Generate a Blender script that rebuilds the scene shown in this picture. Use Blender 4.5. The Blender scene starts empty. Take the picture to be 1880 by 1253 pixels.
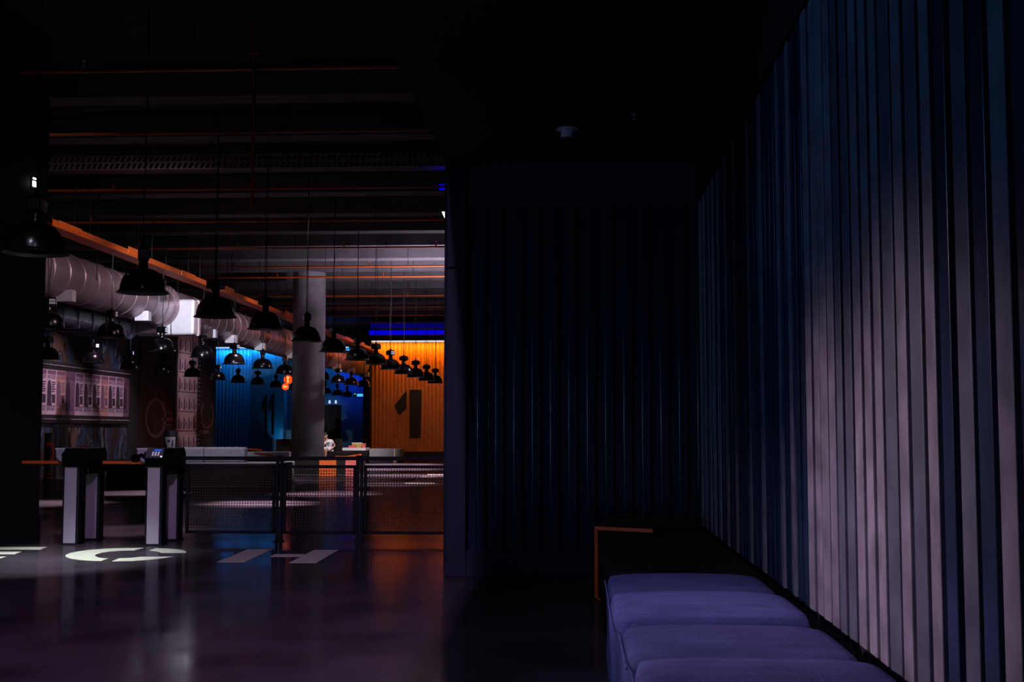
import bpy, bmesh, math, random
from mathutils import Vector, Matrix, Euler
random.seed(7)
S = bpy.context.scene
C = S.collection
R = math.radians
PI = math.pi

# ------------------------------------------------------------------ camera
F = 2230.0                       # focal length in pixels of a 1880 x 1253 frame
PITCH = math.atan(162.0 / F)
YAW = math.atan(116.0 * math.cos(PITCH) / F)
CAM = Vector((0.0, 0.0, 1.2))
cd = bpy.data.cameras.new('camera')
cd.sensor_width = 36.0
cd.lens = F * 36.0 / 1880.0
cd.clip_end = 200.0
cam = bpy.data.objects.new('camera', cd)
cam.location = CAM
cam.rotation_euler = (PI / 2 + PITCH, 0.0, YAW)
C.objects.link(cam)
S.camera = cam
S.view_settings.view_transform = 'Standard'
S.view_settings.look = 'None'
S.view_settings.gamma = 1.0
S.view_settings.exposure = 0.0
S.view_settings.use_curve_mapping = False

# ------------------------------------------------------------------ world
w = bpy.data.worlds.new('night')
S.world = w
w.use_nodes = True
w.node_tree.nodes['Background'].inputs[0].default_value = (0.25, 0.3, 1.0, 1)
w.node_tree.nodes['Background'].inputs[1].default_value = 0.015


# ------------------------------------------------------------------ lights
def lamp(name, kind, loc, energy, col, target=None, size=0.2, spot=50, blend=0.6, size_y=None):
    l = bpy.data.lights.new(name, kind)
    l.energy = energy
    l.color = col
    if kind == 'AREA':
        l.shape = 'RECTANGLE'
        l.size = size
        l.size_y = size_y or size
    else:
        l.shadow_soft_size = size
    if kind == 'SPOT':
        l.spot_size = R(spot)
        l.spot_blend = blend
    o = bpy.data.objects.new(name, l)
    o.location = loc
    if target is not None:
        d = Vector(target) - Vector(loc)
        o.rotation_euler = d.to_track_quat('-Z', 'Y').to_euler()
    C.objects.link(o)
    return o


PINK = (1.0, 0.72, 0.84)
VIOLET = (0.62, 0.55, 1.0)
# washes on the right hand corrugated wall, from hall spotlights on the left
lamp('wall_wash', 'SPOT', (-5.0, 7.2, 2.9), 760, (1.0, 0.72, 0.92), (1.0, 3.7, 0.85), 0.25, 17, 1.0)
lamp('wall_wash', 'SPOT', (-5.0, 7.4, 2.9), 620, (1.0, 0.72, 0.92), (1.0, 4.9, 0.85), 0.25, 16, 1.0)
lamp('wall_blue_wash', 'SPOT', (-4.4, 6.4, 3.2), 70, (0.10, 0.38, 0.95), (1.0, 4.4, 1.5), 0.3, 66, 0.8)
# spot under the niche edge, over the poufs and the orange frame
lamp('niche_spot', 'SPOT', (-1.9, 2.6, 4.4), 200, (0.74, 0.64, 1.0), (0.4, 5.9, 0.45), 0.08, 54, 1.0)
# unseen blue spot added for glints on the niche back wall
lamp('niche_back_fill', 'SPOT', (-6.0, 2.0, 1.3), 210, (0.24, 0.48, 1.0), (0.0, 9.9, 1.8), 0.08, 30, 1.0)
# lamp row just outside the niche edge, behind the camera
lamp('hall_front_spot', 'SPOT', (-1.2, 1.5, 5.3), 1300, (0.80, 0.48, 1.0), (-1.7, 8.0, 0.0), 0.06, 62, 1.0)
# spotlight over the floor lettering
lamp('lettering_spot', 'SPOT', (-5.2, 7.5, 5.2), 3600, (0.88, 0.92, 1.0), (-4.9, 11.0, 0.0), 0.1, 26, 1.0)
lamp('turnstile_spot', 'SPOT', (-4.3, 5.0, 5.2), 260, (0.80, 0.66, 1.0), (-4.9, 12.8, 0.5), 0.1, 22, 0.9)
# downlights over the hall floor
for k, (x, y, z, e, s) in enumerate(((-5.1, 19.5, 5.0, 11000, 24), (-8.3, 22.6, 3.2, 1500, 40), (-8.6, 19.4, 3.2, 1500, 40),
                                     (-4.6, 22.5, 5.0, 6000, 26), (-7.6, 28.6, 5.0, 1800, 34), (-4.4, 31.5, 5.0, 9000, 36), (-4.0, 26.5, 5.0, 2500, 30),
                                     (-5.6, 36.5, 5.0, 8000, 44), (-6.0, 41.0, 5.0, 8000, 44), (-5.2, 14.3, 4.8, 900, 24))):
    lamp('hall_downlight', 'SPOT', (x, y, z), e, PINK, (x, y + 0.01, 0), 0.12, s, 0.8)
# floods on the duct and the poster wall
for k, (y, e, c) in enumerate(((14.5, 330, PINK), (17.5, 260, PINK), (20.5, 260, PINK), (24.5, 260, PINK), (35.0, 300, (1.0, 0.5, 0.36)), (42.0, 300, (1.0, 0.4, 0.26)))):
    lamp('duct_flood', 'SPOT', (-4.4, y, 4.9), e, c, (-8.9, y + 2.0, 3.5), 0.3, 50, 1.0)
lamp('duct_flood', 'SPOT', (-6.6, 28.5, 4.9), 150, PINK, (-8.9, 31.2, 3.5), 0.2, 44, 1.0)
lamp('duct_front_spot', 'SPOT', (-5.7, 13.2, 4.9), 6500, (0.85, 0.84, 1.0), (-8.3, 25.5, 3.5), 0.06, 14, 0.9)
lamp('poster_flood', 'SPOT', (-10.4, 27.9, 5.2), 800, (1.0, 0.72, 0.90), (-12.8, 29.9, 1.5), 0.1, 46, 0.9)
lamp('poster_flood', 'SPOT', (-10.4, 31.0, 5.2), 700, (1.0, 0.72, 0.90), (-12.8, 33.4, 1.5), 0.1, 44, 0.9)
lamp('strip_flood', 'SPOT', (-10.4, 37.4, 5.2), 300, (1.0, 0.74, 0.80), (-12.8, 40.2, 2.2), 0.1, 46, 0.8)
lamp('column_spot', 'SPOT', (-1.6, 33.6, 4.2), 260, (0.95, 0.8, 1.0), (-7.0, 33.0, 2.6), 0.1, 50, 0.9)
# uplight catching the beams
lamp('beam_uplight', 'SPOT', (-2.4, 29.0, 2.0), 2200, (0.9, 0.76, 0.95), (-2.6, 30.0, 5.6), 0.2, 130, 1.0)
lamp('bench_front_spot', 'SPOT', (-5.4, 22.5, 5.0), 3200, (1.0, 0.88, 0.92), (-5.9, 29.0, 0.3), 0.06, 28, 0.9)
lamp('orange_wall_spot', 'SPOT', (-5.6, 44.0, 4.9), 190, (1.0, 0.52, 0.36), (-6.6, 50.0, 1.0), 0.2, 56, 1.0)
# a light over the seating in the back of the hall
lamp('seating_spot', 'SPOT', (-5.5, 37.0, 5.0), 1800, (1.0, 0.86, 0.90), (-8.4, 43.0, 0.8), 0.1, 34, 0.8)
lamp('bench_spot', 'SPOT', (-6.5, 22.5, 5.0), 700, (0.86, 0.78, 1.0), (-7.6, 26.6, 0.7), 0.1, 40, 0.8)


# ------------------------------------------------------------------ pixel helpers
def ray(px, py):
    cp, sp, cy, sy = math.cos(PITCH), math.sin(PITCH), math.cos(YAW), math.sin(YAW)
    fw = Vector((-sy * cp, cy * cp, sp))
    rt = Vector((cy, sy, 0))
    up = Vector((sy * sp, -cy * sp, cp))
    return fw + rt * ((px - 940.0) / F) + up * ((626.5 - py) / F)


def on_y(px, py, y):
    r = ray(px, py)
    return CAM + r * (y / r.y)


def on_x(px, py, x):
    r = ray(px, py)
    return CAM + r * (x / r.x)


def on_z(px, py, z=0.0):
    r = ray(px, py)
    return CAM + r * ((z - CAM.z) / r.z)


# ------------------------------------------------------------------ materials
def mat(name, col, rough=0.5, metal=0.0, emit=None, estr=0.0, noise=0.0, nscale=8.0, bump=0.0, bscale=40.0,
        spec=0.5, rvar=0.0, stretch=(1, 1, 1), coat=0.0):
    m = bpy.data.materials.new(name)
    m.use_nodes = True
    nt = m.node_tree
    b = nt.nodes['Principled BSDF']
    b.inputs['Base Color'].default_value = (*col, 1)
    b.inputs['Roughness'].default_value = rough
    b.inputs['Metallic'].default_value = metal
    b.inputs['Specular IOR Level'].default_value = spec
    b.inputs['Coat Weight'].default_value = coat
    if emit:
        b.inputs['Emission Color'].default_value = (*emit, 1)
        b.inputs['Emission Strength'].default_value = estr
    if noise or bump or rvar:
        tc = nt.nodes.new('ShaderNodeTexCoord')
        mp = nt.nodes.new('ShaderNodeMapping')
        mp.inputs['Scale'].default_value = stretch
        nt.links.new(tc.outputs['Object'], mp.inputs[0])
        if noise or rvar:
            n = nt.nodes.new('ShaderNodeTexNoise')
            n.inputs['Scale'].default_value = nscale
            n.inputs['Detail'].default_value = 6
            nt.links.new(mp.outputs[0], n.inputs['Vector'])
        if noise:
            rp = nt.nodes.new('ShaderNodeValToRGB')
            lo = [c * (1 - noise) for c in col]
            hi = [min(1, c * (1 + noise)) for c in col]
            rp.color_ramp.elements[0].color = (*lo, 1)
            rp.color_ramp.elements[1].color = (*hi, 1)
            rp.color_ramp.elements[0].position = 0.32
            rp.color_ramp.elements[1].position = 0.68
            nt.links.new(n.outputs['Fac'], rp.inputs[0])
            nt.links.new(rp.outputs[0], b.inputs['Base Color'])
        if rvar:
            mr = nt.nodes.new('ShaderNodeMapRange')
            mr.inputs['From Min'].default_value = 0.3
            mr.inputs['From Max'].default_value = 0.7
            mr.inputs['To Min'].default_value = max(0.02, rough - rvar)
            mr.inputs['To Max'].default_value = min(1, rough + rvar)
            nt.links.new(n.outputs['Fac'], mr.inputs['Value'])
            nt.links.new(mr.outputs[0], b.inputs['Roughness'])
        if bump:
            n2 = nt.nodes.new('ShaderNodeTexNoise')
            n2.inputs['Scale'].default_value = bscale
            n2.inputs['Detail'].default_value = 4
            nt.links.new(mp.outputs[0], n2.inputs['Vector'])
            bp = nt.nodes.new('ShaderNodeBump')
            bp.inputs['Strength'].default_value = bump
            bp.inputs['Distance'].default_value = 0.01
            nt.links.new(n2.outputs['Fac'], bp.inputs['Height'])
            nt.links.new(bp.outputs[0], b.inputs['Normal'])
    return m


M = {}
M['floor'] = mat('polished_concrete', (0.038, 0.031, 0.038), 0.13, noise=0.35, nscale=1.3, bump=0.06, bscale=3.0, rvar=0.05, spec=0.35)
nt = M['floor'].node_tree
df = nt.nodes.new('ShaderNodeBsdfDiffuse')
mx = nt.nodes.new('ShaderNodeMixShader')
mx.inputs[0].default_value = 0.64
pb = nt.nodes['Principled BSDF']
nt.links.new(pb.inputs['Base Color'].links[0].from_socket, df.inputs['Color'])
nt.links.new(pb.outputs[0], mx.inputs[1])
nt.links.new(df.outputs[0], mx.inputs[2])
nt.links.new(mx.outputs[0], nt.nodes['Material Output'].inputs['Surface'])
M['black'] = mat('black_paint', (0.012, 0.012, 0.014), 0.6)
M['soffit'] = mat('black_soffit_paint', (0.006, 0.006, 0.007), 0.8)
M['dark_wall'] = mat('dark_grey_wall_paint', (0.020, 0.021, 0.026), 0.7, noise=0.2, nscale=3)
M['navy_panel'] = mat('navy_smooth_panel', (0.010, 0.013, 0.028), 0.6, spec=0.2, noise=0.15, nscale=5)
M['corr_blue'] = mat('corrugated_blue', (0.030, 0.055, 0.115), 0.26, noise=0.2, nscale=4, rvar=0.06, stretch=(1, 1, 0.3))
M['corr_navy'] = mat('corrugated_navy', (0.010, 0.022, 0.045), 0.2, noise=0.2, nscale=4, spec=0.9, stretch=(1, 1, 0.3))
M['corr_half_lit'] = mat('corrugated_half_lit', (0.15, 0.15, 0.20), 0.45, noise=0.22, nscale=5, rvar=0.08)  # half-lit copy of the rib paint
M['corr_lit'] = mat('corrugated_lit', (0.32, 0.28, 0.33), 0.50, noise=0.28, nscale=6, rvar=0.1)  # lit copy, for ribs that catch the glossy reflection
M['concrete'] = mat('column_concrete', (0.30, 0.28, 0.31), 0.75, noise=0.15, nscale=4, bump=0.2)
M['beam'] = mat('beam_concrete', (0.15, 0.135, 0.155), 0.8, noise=0.25, nscale=2)
M['tray_grey'] = mat('grey_perforated_steel', (0.55, 0.48, 0.48), 0.5)
M['deck'] = mat('ceiling_deck', (0.03, 0.028, 0.032), 0.85, noise=0.2, nscale=2)
M['orange'] = mat('orange_lacquer', (0.72, 0.13, 0.015), 0.4, noise=0.1, nscale=10)
M['red_pipe'] = mat('orange_pipe_paint', (0.60, 0.13, 0.03), 0.35)
M['galv'] = mat('galvanised_duct', (0.40, 0.30, 0.34), 0.40, metal=0.5, noise=0.22, nscale=55, rvar=0.08)
M['bright_tin'] = mat('bright_duct_tin', (0.88, 0.87, 0.92), 0.34, metal=0.25, noise=0.05, nscale=9)
M['navy_duct'] = mat('navy_duct_paint', (0.06, 0.06, 0.11), 0.5)
M['lamp'] = mat('black_lamp_enamel', (0.003, 0.003, 0.004), 0.22, spec=0.35)
M['lamp_in'] = mat('lamp_inner_enamel', (0.10, 0.11, 0.13), 0.4)
M['plate'] = mat('pale_rating_plate', (0.75, 0.75, 0.78), 0.5)
M['cable'] = mat('black_cable', (0.02, 0.02, 0.02), 0.6)
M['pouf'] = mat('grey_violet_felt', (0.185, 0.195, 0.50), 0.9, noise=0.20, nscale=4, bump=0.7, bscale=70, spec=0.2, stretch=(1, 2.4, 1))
M['pouf_shaded'] = mat('shaded_violet_felt', (0.130, 0.138, 0.36), 0.9, noise=0.20, nscale=4, bump=0.7, bscale=70, spec=0.2, stretch=(1, 2.4, 1))  # darker copy, paints in the shade on tops tilted from the light
M['leather'] = mat('black_brown_leather', (0.008, 0.005, 0.004), 0.65, spec=0.25, bump=0.2)
M['grey_fabric'] = mat('grey_bench_fabric', (0.30, 0.29, 0.32), 0.85, noise=0.1)
M['steel'] = mat('brushed_steel', (0.46, 0.43, 0.50), 0.55, metal=0.2, noise=0.06, nscale=60)
M['frame'] = mat('fence_dark_steel', (0.009, 0.010, 0.014), 0.5, spec=0.2)
M['wire'] = mat('fence_wire', (0.10, 0.08, 0.065), 0.4, metal=0.3)
M['letter'] = mat('pale_floor_paint', (0.62, 0.64, 0.50), 0.45, noise=0.1, nscale=12)
M['letter_far'] = mat('white_floor_paint', (0.22, 0.20, 0.19), 0.45)
M['orange_wall'] = mat('corrugated_orange', (0.72, 0.25, 0.07), 0.5, noise=0.12, nscale=4)
M['blue_wall'] = mat('corrugated_far_blue', (0.10, 0.36, 0.55), 0.5)
M['numeral'] = mat('black_numeral_paint', (0.010, 0.010, 0.010), 0.6)
M['white_plastic'] = mat('white_plastic', (0.85, 0.83, 0.88), 0.45)
M['led_white'] = mat('white_led', (1, 1, 1), 0.4, emit=(0.85, 0.88, 1.0), estr=3.0)
M['led_cool'] = mat('cool_led', (1, 1, 1), 0.4, emit=(0.55, 0.7, 1.0), estr=0.9)
M['glow_blue'] = mat('deep_blue_glow', (0.02, 0.02, 0.5), 0.4, emit=(0.0, 0.0, 1.0), estr=0.62)
M['glow_dimblue'] = mat('dim_blue_glow', (0.01, 0.01, 0.2), 0.4, emit=(0.0, 0.0, 1.0), estr=0.10)
M['led_amber'] = mat('amber_led', (1, 0.7, 0.3), 0.4, emit=(1.0, 0.55, 0.06), estr=1.2)
M['led_cyan'] = mat('cyan_led', (0.2, 0.6, 1), 0.4, emit=(0.05, 0.45, 1.0), estr=1.2)
M['led_green'] = mat('green_led', (0.1, 1, 0.4), 0.4, emit=(0.1, 0.9, 0.4), estr=0.5)
M['screen'] = mat('keypad_screen', (0.02, 0.08, 0.4), 0.3, emit=(0.03, 0.14, 0.85), estr=0.5)
M['sign_red'] = mat('red_lit_sign', (0.5, 0.05, 0.01), 0.4, emit=(1.0, 0.07, 0.005), estr=1.3)
M['sign_glyph'] = mat('pale_lit_glyph', (1, 0.8, 0.5), 0.4, emit=(1.0, 0.62, 0.25), estr=1.3)
M['key'] = mat('keypad_key', (0.85, 0.85, 0.9), 0.4, emit=(0.8, 0.8, 1.0), estr=0.25)
M['pink_panel'] = mat('coral_panel', (0.80, 0.14, 0.13), 0.5)
M['yellow'] = mat('mustard_panel', (0.50, 0.36, 0.08), 0.5)
M['skin'] = mat('skin', (0.50, 0.27, 0.19), 0.6)
M['hair'] = mat('dark_hair', (0.012, 0.008, 0.007), 0.6)
M['white_cloth'] = mat('white_cloth', (0.80, 0.77, 0.82), 0.85)
M['print'] = mat('dark_shirt_print', (0.15, 0.13, 0.18), 0.85)
M['bulb'] = mat('unlit_white_bulb', (0.24, 0.21, 0.23), 0.3)
M['paper'] = mat('poster_paper', (0.46, 0.33, 0.40), 0.7, noise=0.06)
M['paper_tan'] = mat('poster_tan_paper', (0.42, 0.23, 0.19), 0.7, noise=0.06)
M['paper_plum'] = mat('poster_plum_paper', (0.17, 0.09, 0.14), 0.7, noise=0.08)
M['ink'] = mat('poster_dark_ink', (0.035, 0.02, 0.035), 0.7)
M['ink_soft'] = mat('poster_plum_ink', (0.13, 0.065, 0.11), 0.7)
M['red_ink'] = mat('red_emblem_paint', (0.45, 0.02, 0.03), 0.6)
M['white_ink'] = mat('white_emblem_paint', (0.8, 0.78, 0.82), 0.6)


def mural_mat(name, cols, scale, stretch, dist=0.0):
    m = bpy.data.materials.new(name)
    m.use_nodes = True
    nt = m.node_tree
    b = nt.nodes['Principled BSDF']
    b.inputs['Roughness'].default_value = 0.7
    tc = nt.nodes.new('ShaderNodeTexCoord')
    mp = nt.nodes.new('ShaderNodeMapping')
    mp.inputs['Scale'].default_value = stretch
    n = nt.nodes.new('ShaderNodeTexNoise')
    n.inputs['Scale'].default_value = scale
    n.inputs['Detail'].default_value = 3
    n.inputs['Distortion'].default_value = dist
    rp = nt.nodes.new('ShaderNodeValToRGB')
    rp.color_ramp.interpolation = 'CONSTANT'
    el = rp.color_ramp.elements
    el[0].position, el[0].color = 0.0, (*cols[0][1], 1)
    el[1].position, el[1].color = cols[1][0], (*cols[1][1], 1)
    for p, c in cols[2:]:
        e = el.new(p)
        e.color = (*c, 1)
    nt.links.new(tc.outputs['Object'], mp.inputs[0])
    nt.links.new(mp.outputs[0], n.inputs['Vector'])
    nt.links.new(n.outputs['Fac'], rp.inputs[0])
    nt.links.new(rp.outputs[0], b.inputs['Base Color'])
    return m


M['mural_blue'] = mural_mat('mural_blue_and_tan', [(0, (0.012, 0.010, 0.014)), (0.40, (0.03, 0.014, 0.010)), (0.47, (0.010, 0.045, 0.10)),
                            (0.52, (0.012, 0.010, 0.014)), (0.56, (0.09, 0.11, 0.15)), (0.60, (0.012, 0.01, 0.012)), (0.64, (0.10, 0.055, 0.038))], 1.5, (1, 1, 0.28), 0.8)
M['mural_brown'] = mural_mat('mural_brown', [(0, (0.010, 0.006, 0.005)), (0.38, (0.020, 0.010, 0.007)), (0.52, (0.032, 0.015, 0.009)), (0.62, (0.05, 0.028, 0.02))], 0.9, (1, 1, 0.5), 1.2)


# ------------------------------------------------------------------ mesh builder
class MB:
    def __init__(s):
        s.v, s.f, s.m = [], [], []
        s.mi = 0

    def add(s, vs, fs):
        o = len(s.v)
        s.v += [tuple(x) for x in vs]
        for f in fs:
            s.f.append(tuple(i + o for i in f))
            s.m.append(s.mi)
        return s

    def box(s, a, b):
        x0, y0, z0 = (min(a[i], b[i]) for i in range(3))
        x1, y1, z1 = (max(a[i], b[i]) for i in range(3))
        return s.add([(x0, y0, z0), (x1, y0, z0), (x1, y1, z0), (x0, y1, z0), (x0, y0, z1), (x1, y0, z1), (x1, y1, z1), (x0, y1, z1)],
                     [(0, 3, 2, 1), (4, 5, 6, 7), (0, 1, 5, 4), (1, 2, 6, 5), (2, 3, 7, 6), (3, 0, 4, 7)])

    def tube(s, pts, r, n=8, r2=None, caps=True):
        pts = [Vector(p) for p in pts]
        rings = []
        prev = None
        for i, p in enumerate(pts):
            d = (pts[min(i + 1, len(pts) - 1)] - pts[max(i - 1, 0)]).normalized()
            if prev is None:
                a = Vector((0, 0, 1)) if abs(d.z) < 0.9 else Vector((1, 0, 0))
                u = d.cross(a).normalized()
            else:
                u = (prev - d * prev.dot(d)).normalized()
            prev = u
            v = d.cross(u)
            t = i / max(1, len(pts) - 1)
            rr = r if r2 is None else r + (r2 - r) * t
            if isinstance(r, (list, tuple)):
                rr = r[i]
            rings.append([p + (u * math.cos(2 * PI * k / n) + v * math.sin(2 * PI * k / n)) * rr for k in range(n)])
        vs = [q for rg in rings for q in rg]
        fs = []
        for i in range(len(rings) - 1):
            for k in range(n):
                k2 = (k + 1) % n
                fs.append((i * n + k, i * n + k2, (i + 1) * n + k2, (i + 1) * n + k))
        if caps:
            fs.append(tuple(reversed(range(n))))
            fs.append(tuple((len(rings) - 1) * n + k for k in range(n)))
        return s.add(vs, fs)

    def lathe(s, prof, c=(0, 0, 0), n=24, axis='z'):
        vs = []
        for r, z in prof:
            for k in range(n):
                a = 2 * PI * k / n
                q = (r * math.cos(a), r * math.sin(a), z)
                if axis == 'y':
                    q = (r * math.cos(a), z, r * math.sin(a))
                if axis == 'x':
                    q = (z, r * math.cos(a), r * math.sin(a))
                vs.append((c[0] + q[0], c[1] + q[1], c[2] + q[2]))
        fs = []
        for i in range(len(prof) - 1):
            for k in range(n):
                k2 = (k + 1) % n
                fs.append((i * n + k, i * n + k2, (i + 1) * n + k2, (i + 1) * n + k))
        return s.add(vs, fs)

    def prism(s, poly, axis, a, b):
        """poly: 2-D points; axis 'x' -> (y,z), 'y' -> (x,z), 'z' -> (x,y)"""
        def p3(q, t):
            return {'x': (t, q[0], q[1]), 'y': (q[0], t, q[1]), 'z': (q[0], q[1], t)}[axis]
        n = len(poly)
        vs = [p3(q, a) for q in poly] + [p3(q, b) for q in poly]
        fs = [tuple(range(n)), tuple(range(2 * n - 1, n - 1, -1))]
        for k in range(n):
            k2 = (k + 1) % n
            fs.append((k, n + k, n + k2, k2))
        return s.add(vs, fs)

    def build(s, name, mats, parent=None, smooth=False, bevel=0.0, seg=2, origin=None):
        me = bpy.data.meshes.new(name)
        vs = s.v
        if origin is not None:
            vs = [(x - origin[0], y - origin[1], z - origin[2]) for x, y, z in vs]
        me.from_pydata(vs, [], s.f)
        if not isinstance(mats, (list, tuple)):
            mats = [mats]
        for m in mats:
            me.materials.append(m)
        for p, k in zip(me.polygons, s.m):
            p.material_index = k
        bm = bmesh.new()
        bm.from_mesh(me)
        if 'cladding' in name:
            bmesh.ops.remove_doubles(bm, verts=bm.verts, dist=1e-5)
        bmesh.ops.recalc_face_normals(bm, faces=bm.faces)
        bm.to_mesh(me)
        bm.free()
        if smooth:
            me.shade_smooth()
            try:
                me.set_sharp_from_angle(angle=R(40))
            except Exception:
                pass
        o = bpy.data.objects.new(name, me)
        C.objects.link(o)
        if origin is not None:
            o.location = origin
        if parent:
            o.parent = parent
            if origin is None:
                o.location = (0, 0, 0)
        if bevel:
            md = o.modifiers.new('bevel', 'BEVEL')
            md.width = bevel
            md.segments = seg
            md.limit_method = 'ANGLE'
            md.angle_limit = R(40)
        return o


def tag(o, label=None, cat=None, group=None, kind=None):
    if label:
        o['label'] = label
    if cat:
        o['category'] = cat
    if group:
        o['group'] = group
    if kind:
        o['kind'] = kind
    return o


def thing(name, label, cat, loc=(0, 0, 0), rz=0.0, group=None):
    o = bpy.data.objects.new(name, None)
    o.empty_display_size = 0.1
    C.objects.link(o)
    o.location = loc
    o.rotation_euler = (0, 0, rz)
    return tag(o, label, cat, group)


def copy_tree(o, parent=None):
    c = o.copy()
    C.objects.link(c)
    if parent:
        c.parent = parent
    for ch in list(o.children):
        copy_tree(ch, c)
    return c


def struct(name, mb, m, label, cat, smooth=False, bevel=0.0):
    o = mb.build(name, m, smooth=smooth or 'cladding' in name, bevel=bevel)
    if 'cladding' in name:
        md = o.modifiers.new('normals', 'WEIGHTED_NORMAL')
        md.keep_sharp = True
    return tag(o, label, cat, None, 'structure')


ORD = ['first', 'second', 'third', 'fourth', 'fifth', 'sixth', 'seventh', 'eighth', 'ninth', 'tenth', 'eleventh', 'twelfth',
       'thirteenth', 'fourteenth', 'fifteenth', 'sixteenth']

# ------------------------------------------------------------------ setting
XS = -1.06      # edge of the niche ceiling
ZS = 3.41       # niche ceiling
YB = 10.0       # back wall of the niche
XR = 1.03       # right wall
HZ = 5.85       # hall ceiling deck
XL = -6.22      # near left wall
YL = 13.9
XW = -12.9      # poster wall
YO = 50.0       # orange wall
YF = 54.0       # far blue wall

struct('floor', MB().box((-18.0, -4, -0.1), (4.5, 56, 0)), M['floor'], 'dark polished concrete floor running through the whole hall', 'floor')
struct('ceiling_hall', MB().box((-18.0, -4, HZ), (4.5, 56, HZ + 0.15)), M['deck'], 'dark hall ceiling deck above beams and pipes', 'ceiling')
struct('ceiling_niche', MB().box((XS, -4, ZS), (1.6, YB + 0.35, HZ)), M['soffit'], 'low black ceiling over the bench niche', 'ceiling')
struct('wall_right', MB().box((1.06, -4, 0), (1.6, YB + 0.35, ZS)), M['black'], 'black wall carrying the tall corrugated cladding on the right', 'wall')
struct('wall_left', MB().box((-6.6, -4, 0), (XL, YL, HZ)), M['dark_wall'], 'near black wall along the left picture edge', 'wall')
struct('baseboard_left', MB().box((XL, -4, 0), (XL + 0.02, YL + 0.01, 0.215)), M['dark_wall'], 'low dark skirting along the near left wall', 'baseboard')
struct('wall_gate', MB().box((-13.2, YL - 0.3, 0), (-6.6, YL, HZ)), M['dark_wall'], 'dark wall behind the near left wall, facing the hall', 'wall')
struct('wall_poster', MB().box((-13.2, YL, 0), (XW, 43.0, HZ)), M['dark_wall'], 'long dark left wall of the hall behind posters and murals', 'wall')
struct('wall_hall_right', MB().box((4.0, YB + 0.35, 0), (4.4, 56, HZ)), M['dark_wall'], 'dark right wall of the hall hidden behind the niche', 'wall')
struct('wall_far_left', MB().box((-18.0, 42.6, 0), (-17.6, 56, HZ)), M['dark_wall'], 'dark side wall of the far left hall bay', 'wall')
struct('wall_bay', MB().box((-17.6, 42.6, 0), (-13.2, 43.0, HZ)), M['dark_wall'], 'dark wall behind the brown mural, facing the far bay', 'wall')
struct('wall_far', MB().box((-18.0, YF + 0.2, 0), (4.4, YF + 0.6, HZ)), M['dark_wall'], 'dark wall closing the hall behind the blue cladding', 'wall')
struct('wall_niche_return', MB().box((1.6, YB, 0), (4.4, YB + 0.35, HZ)), M['dark_wall'], 'dark wall continuing the niche back wall to the right', 'wall')

# niche back wall
struct('wall_back', MB().box((XS + 0.13, YB + 0.06, 0), (1.06, YB + 0.35, ZS)), M['black'], 'black wall behind the blue corrugated niche cladding', 'wall')
b = MB()
b.box((XS, YB - 0.05, 0), (XS + 0.165, YB + 0.35, 2.53))
b.box((XS, YB - 0.05, 2.538), (XS + 0.165, YB + 0.35, ZS))
struct('trim_1', b, M['navy_panel'], 'smooth navy corner post left of the niche corrugation', 'corner post', bevel=0.006)
struct('trim_2', MB().box((XS + 0.165, YB - 0.02, 3.045), (1.06, YB + 0.06, ZS)), M['dark_wall'], 'dark smooth fascia above the niche corrugation', 'fascia', bevel=0.004)
b = MB()
b.box((XS + 0.165, YB - 0.035, 0.0), (0.0, YB + 0.06, 0.205))
b.box((0.003, YB - 0.035, 0.0), (1.06, YB + 0.06, 0.205))
struct('baseboard_back', b, M['navy_panel'], 'smooth navy plinth under the niche corrugation', 'baseboard', bevel=0.004)


def rib_profile(u0, u1, pitch, depth, phase=0.0, jitter=0.0, wide=0.46):
    """list of (u, out, rib index): trapezoid ribs with rounded shoulders"""
    pts = []
    k0 = math.floor((u0 - phase) / pitch) - 1
    k1 = math.ceil((u1 - phase) / pitch) + 1
    for k in range(k0, k1 + 1):
        rnd = random.Random(k * 131 + 5)
        c = phase + k * pitch
        wd = pitch * wide
        sl = pitch * 0.11
        j1 = rnd.uniform(-jitter, jitter)
        j2 = rnd.uniform(-jitter, jitter)
        a = c
        r = 0.007
        pts.append((a, 0.0, k))
        for i in range(6):
            t = PI / 2 * i / 5
            pts.append((a + sl + r - r * math.cos(t), depth - r + r * math.sin(t) + j1, k))
        e = a + sl + wd
        for i in range(6):
            t = PI / 2 * i / 5
            pts.append((e - r + r * math.sin(t), depth - r + r * math.cos(t) + j2, k))
        e += sl
        pts += [(e, 0.0, k), (e + 0.05 * pitch, 0.0, k), (e + 0.06 * pitch, 0.004, k), (e + 0.08 * pitch, 0.004, k), (e + 0.09 * pitch, 0.0, k)]
    out = []
    for u, o, k in pts:
        if u < u0 or u > u1:
            continue
        out.append((u, o, k))
    return [(u0, 0.0, k0)] + out + [(u1, 0.0, k1)]


def corrugated(prof, z0, z1, mapping, pick=None, mats=None, rows=1):
    mb = MB()
    for (u, o, k), (u2, o2, k2) in zip(prof[:-1], prof[1:]):
        mb.mi = pick(k) if pick else 0
        p = [mapping(u, o, z0), mapping(u2, o2, z0), mapping(u2, o2, z1), mapping(u, o, z1)]
        mb.add(p, [(0, 1, 2, 3)])
    return mb


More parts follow.
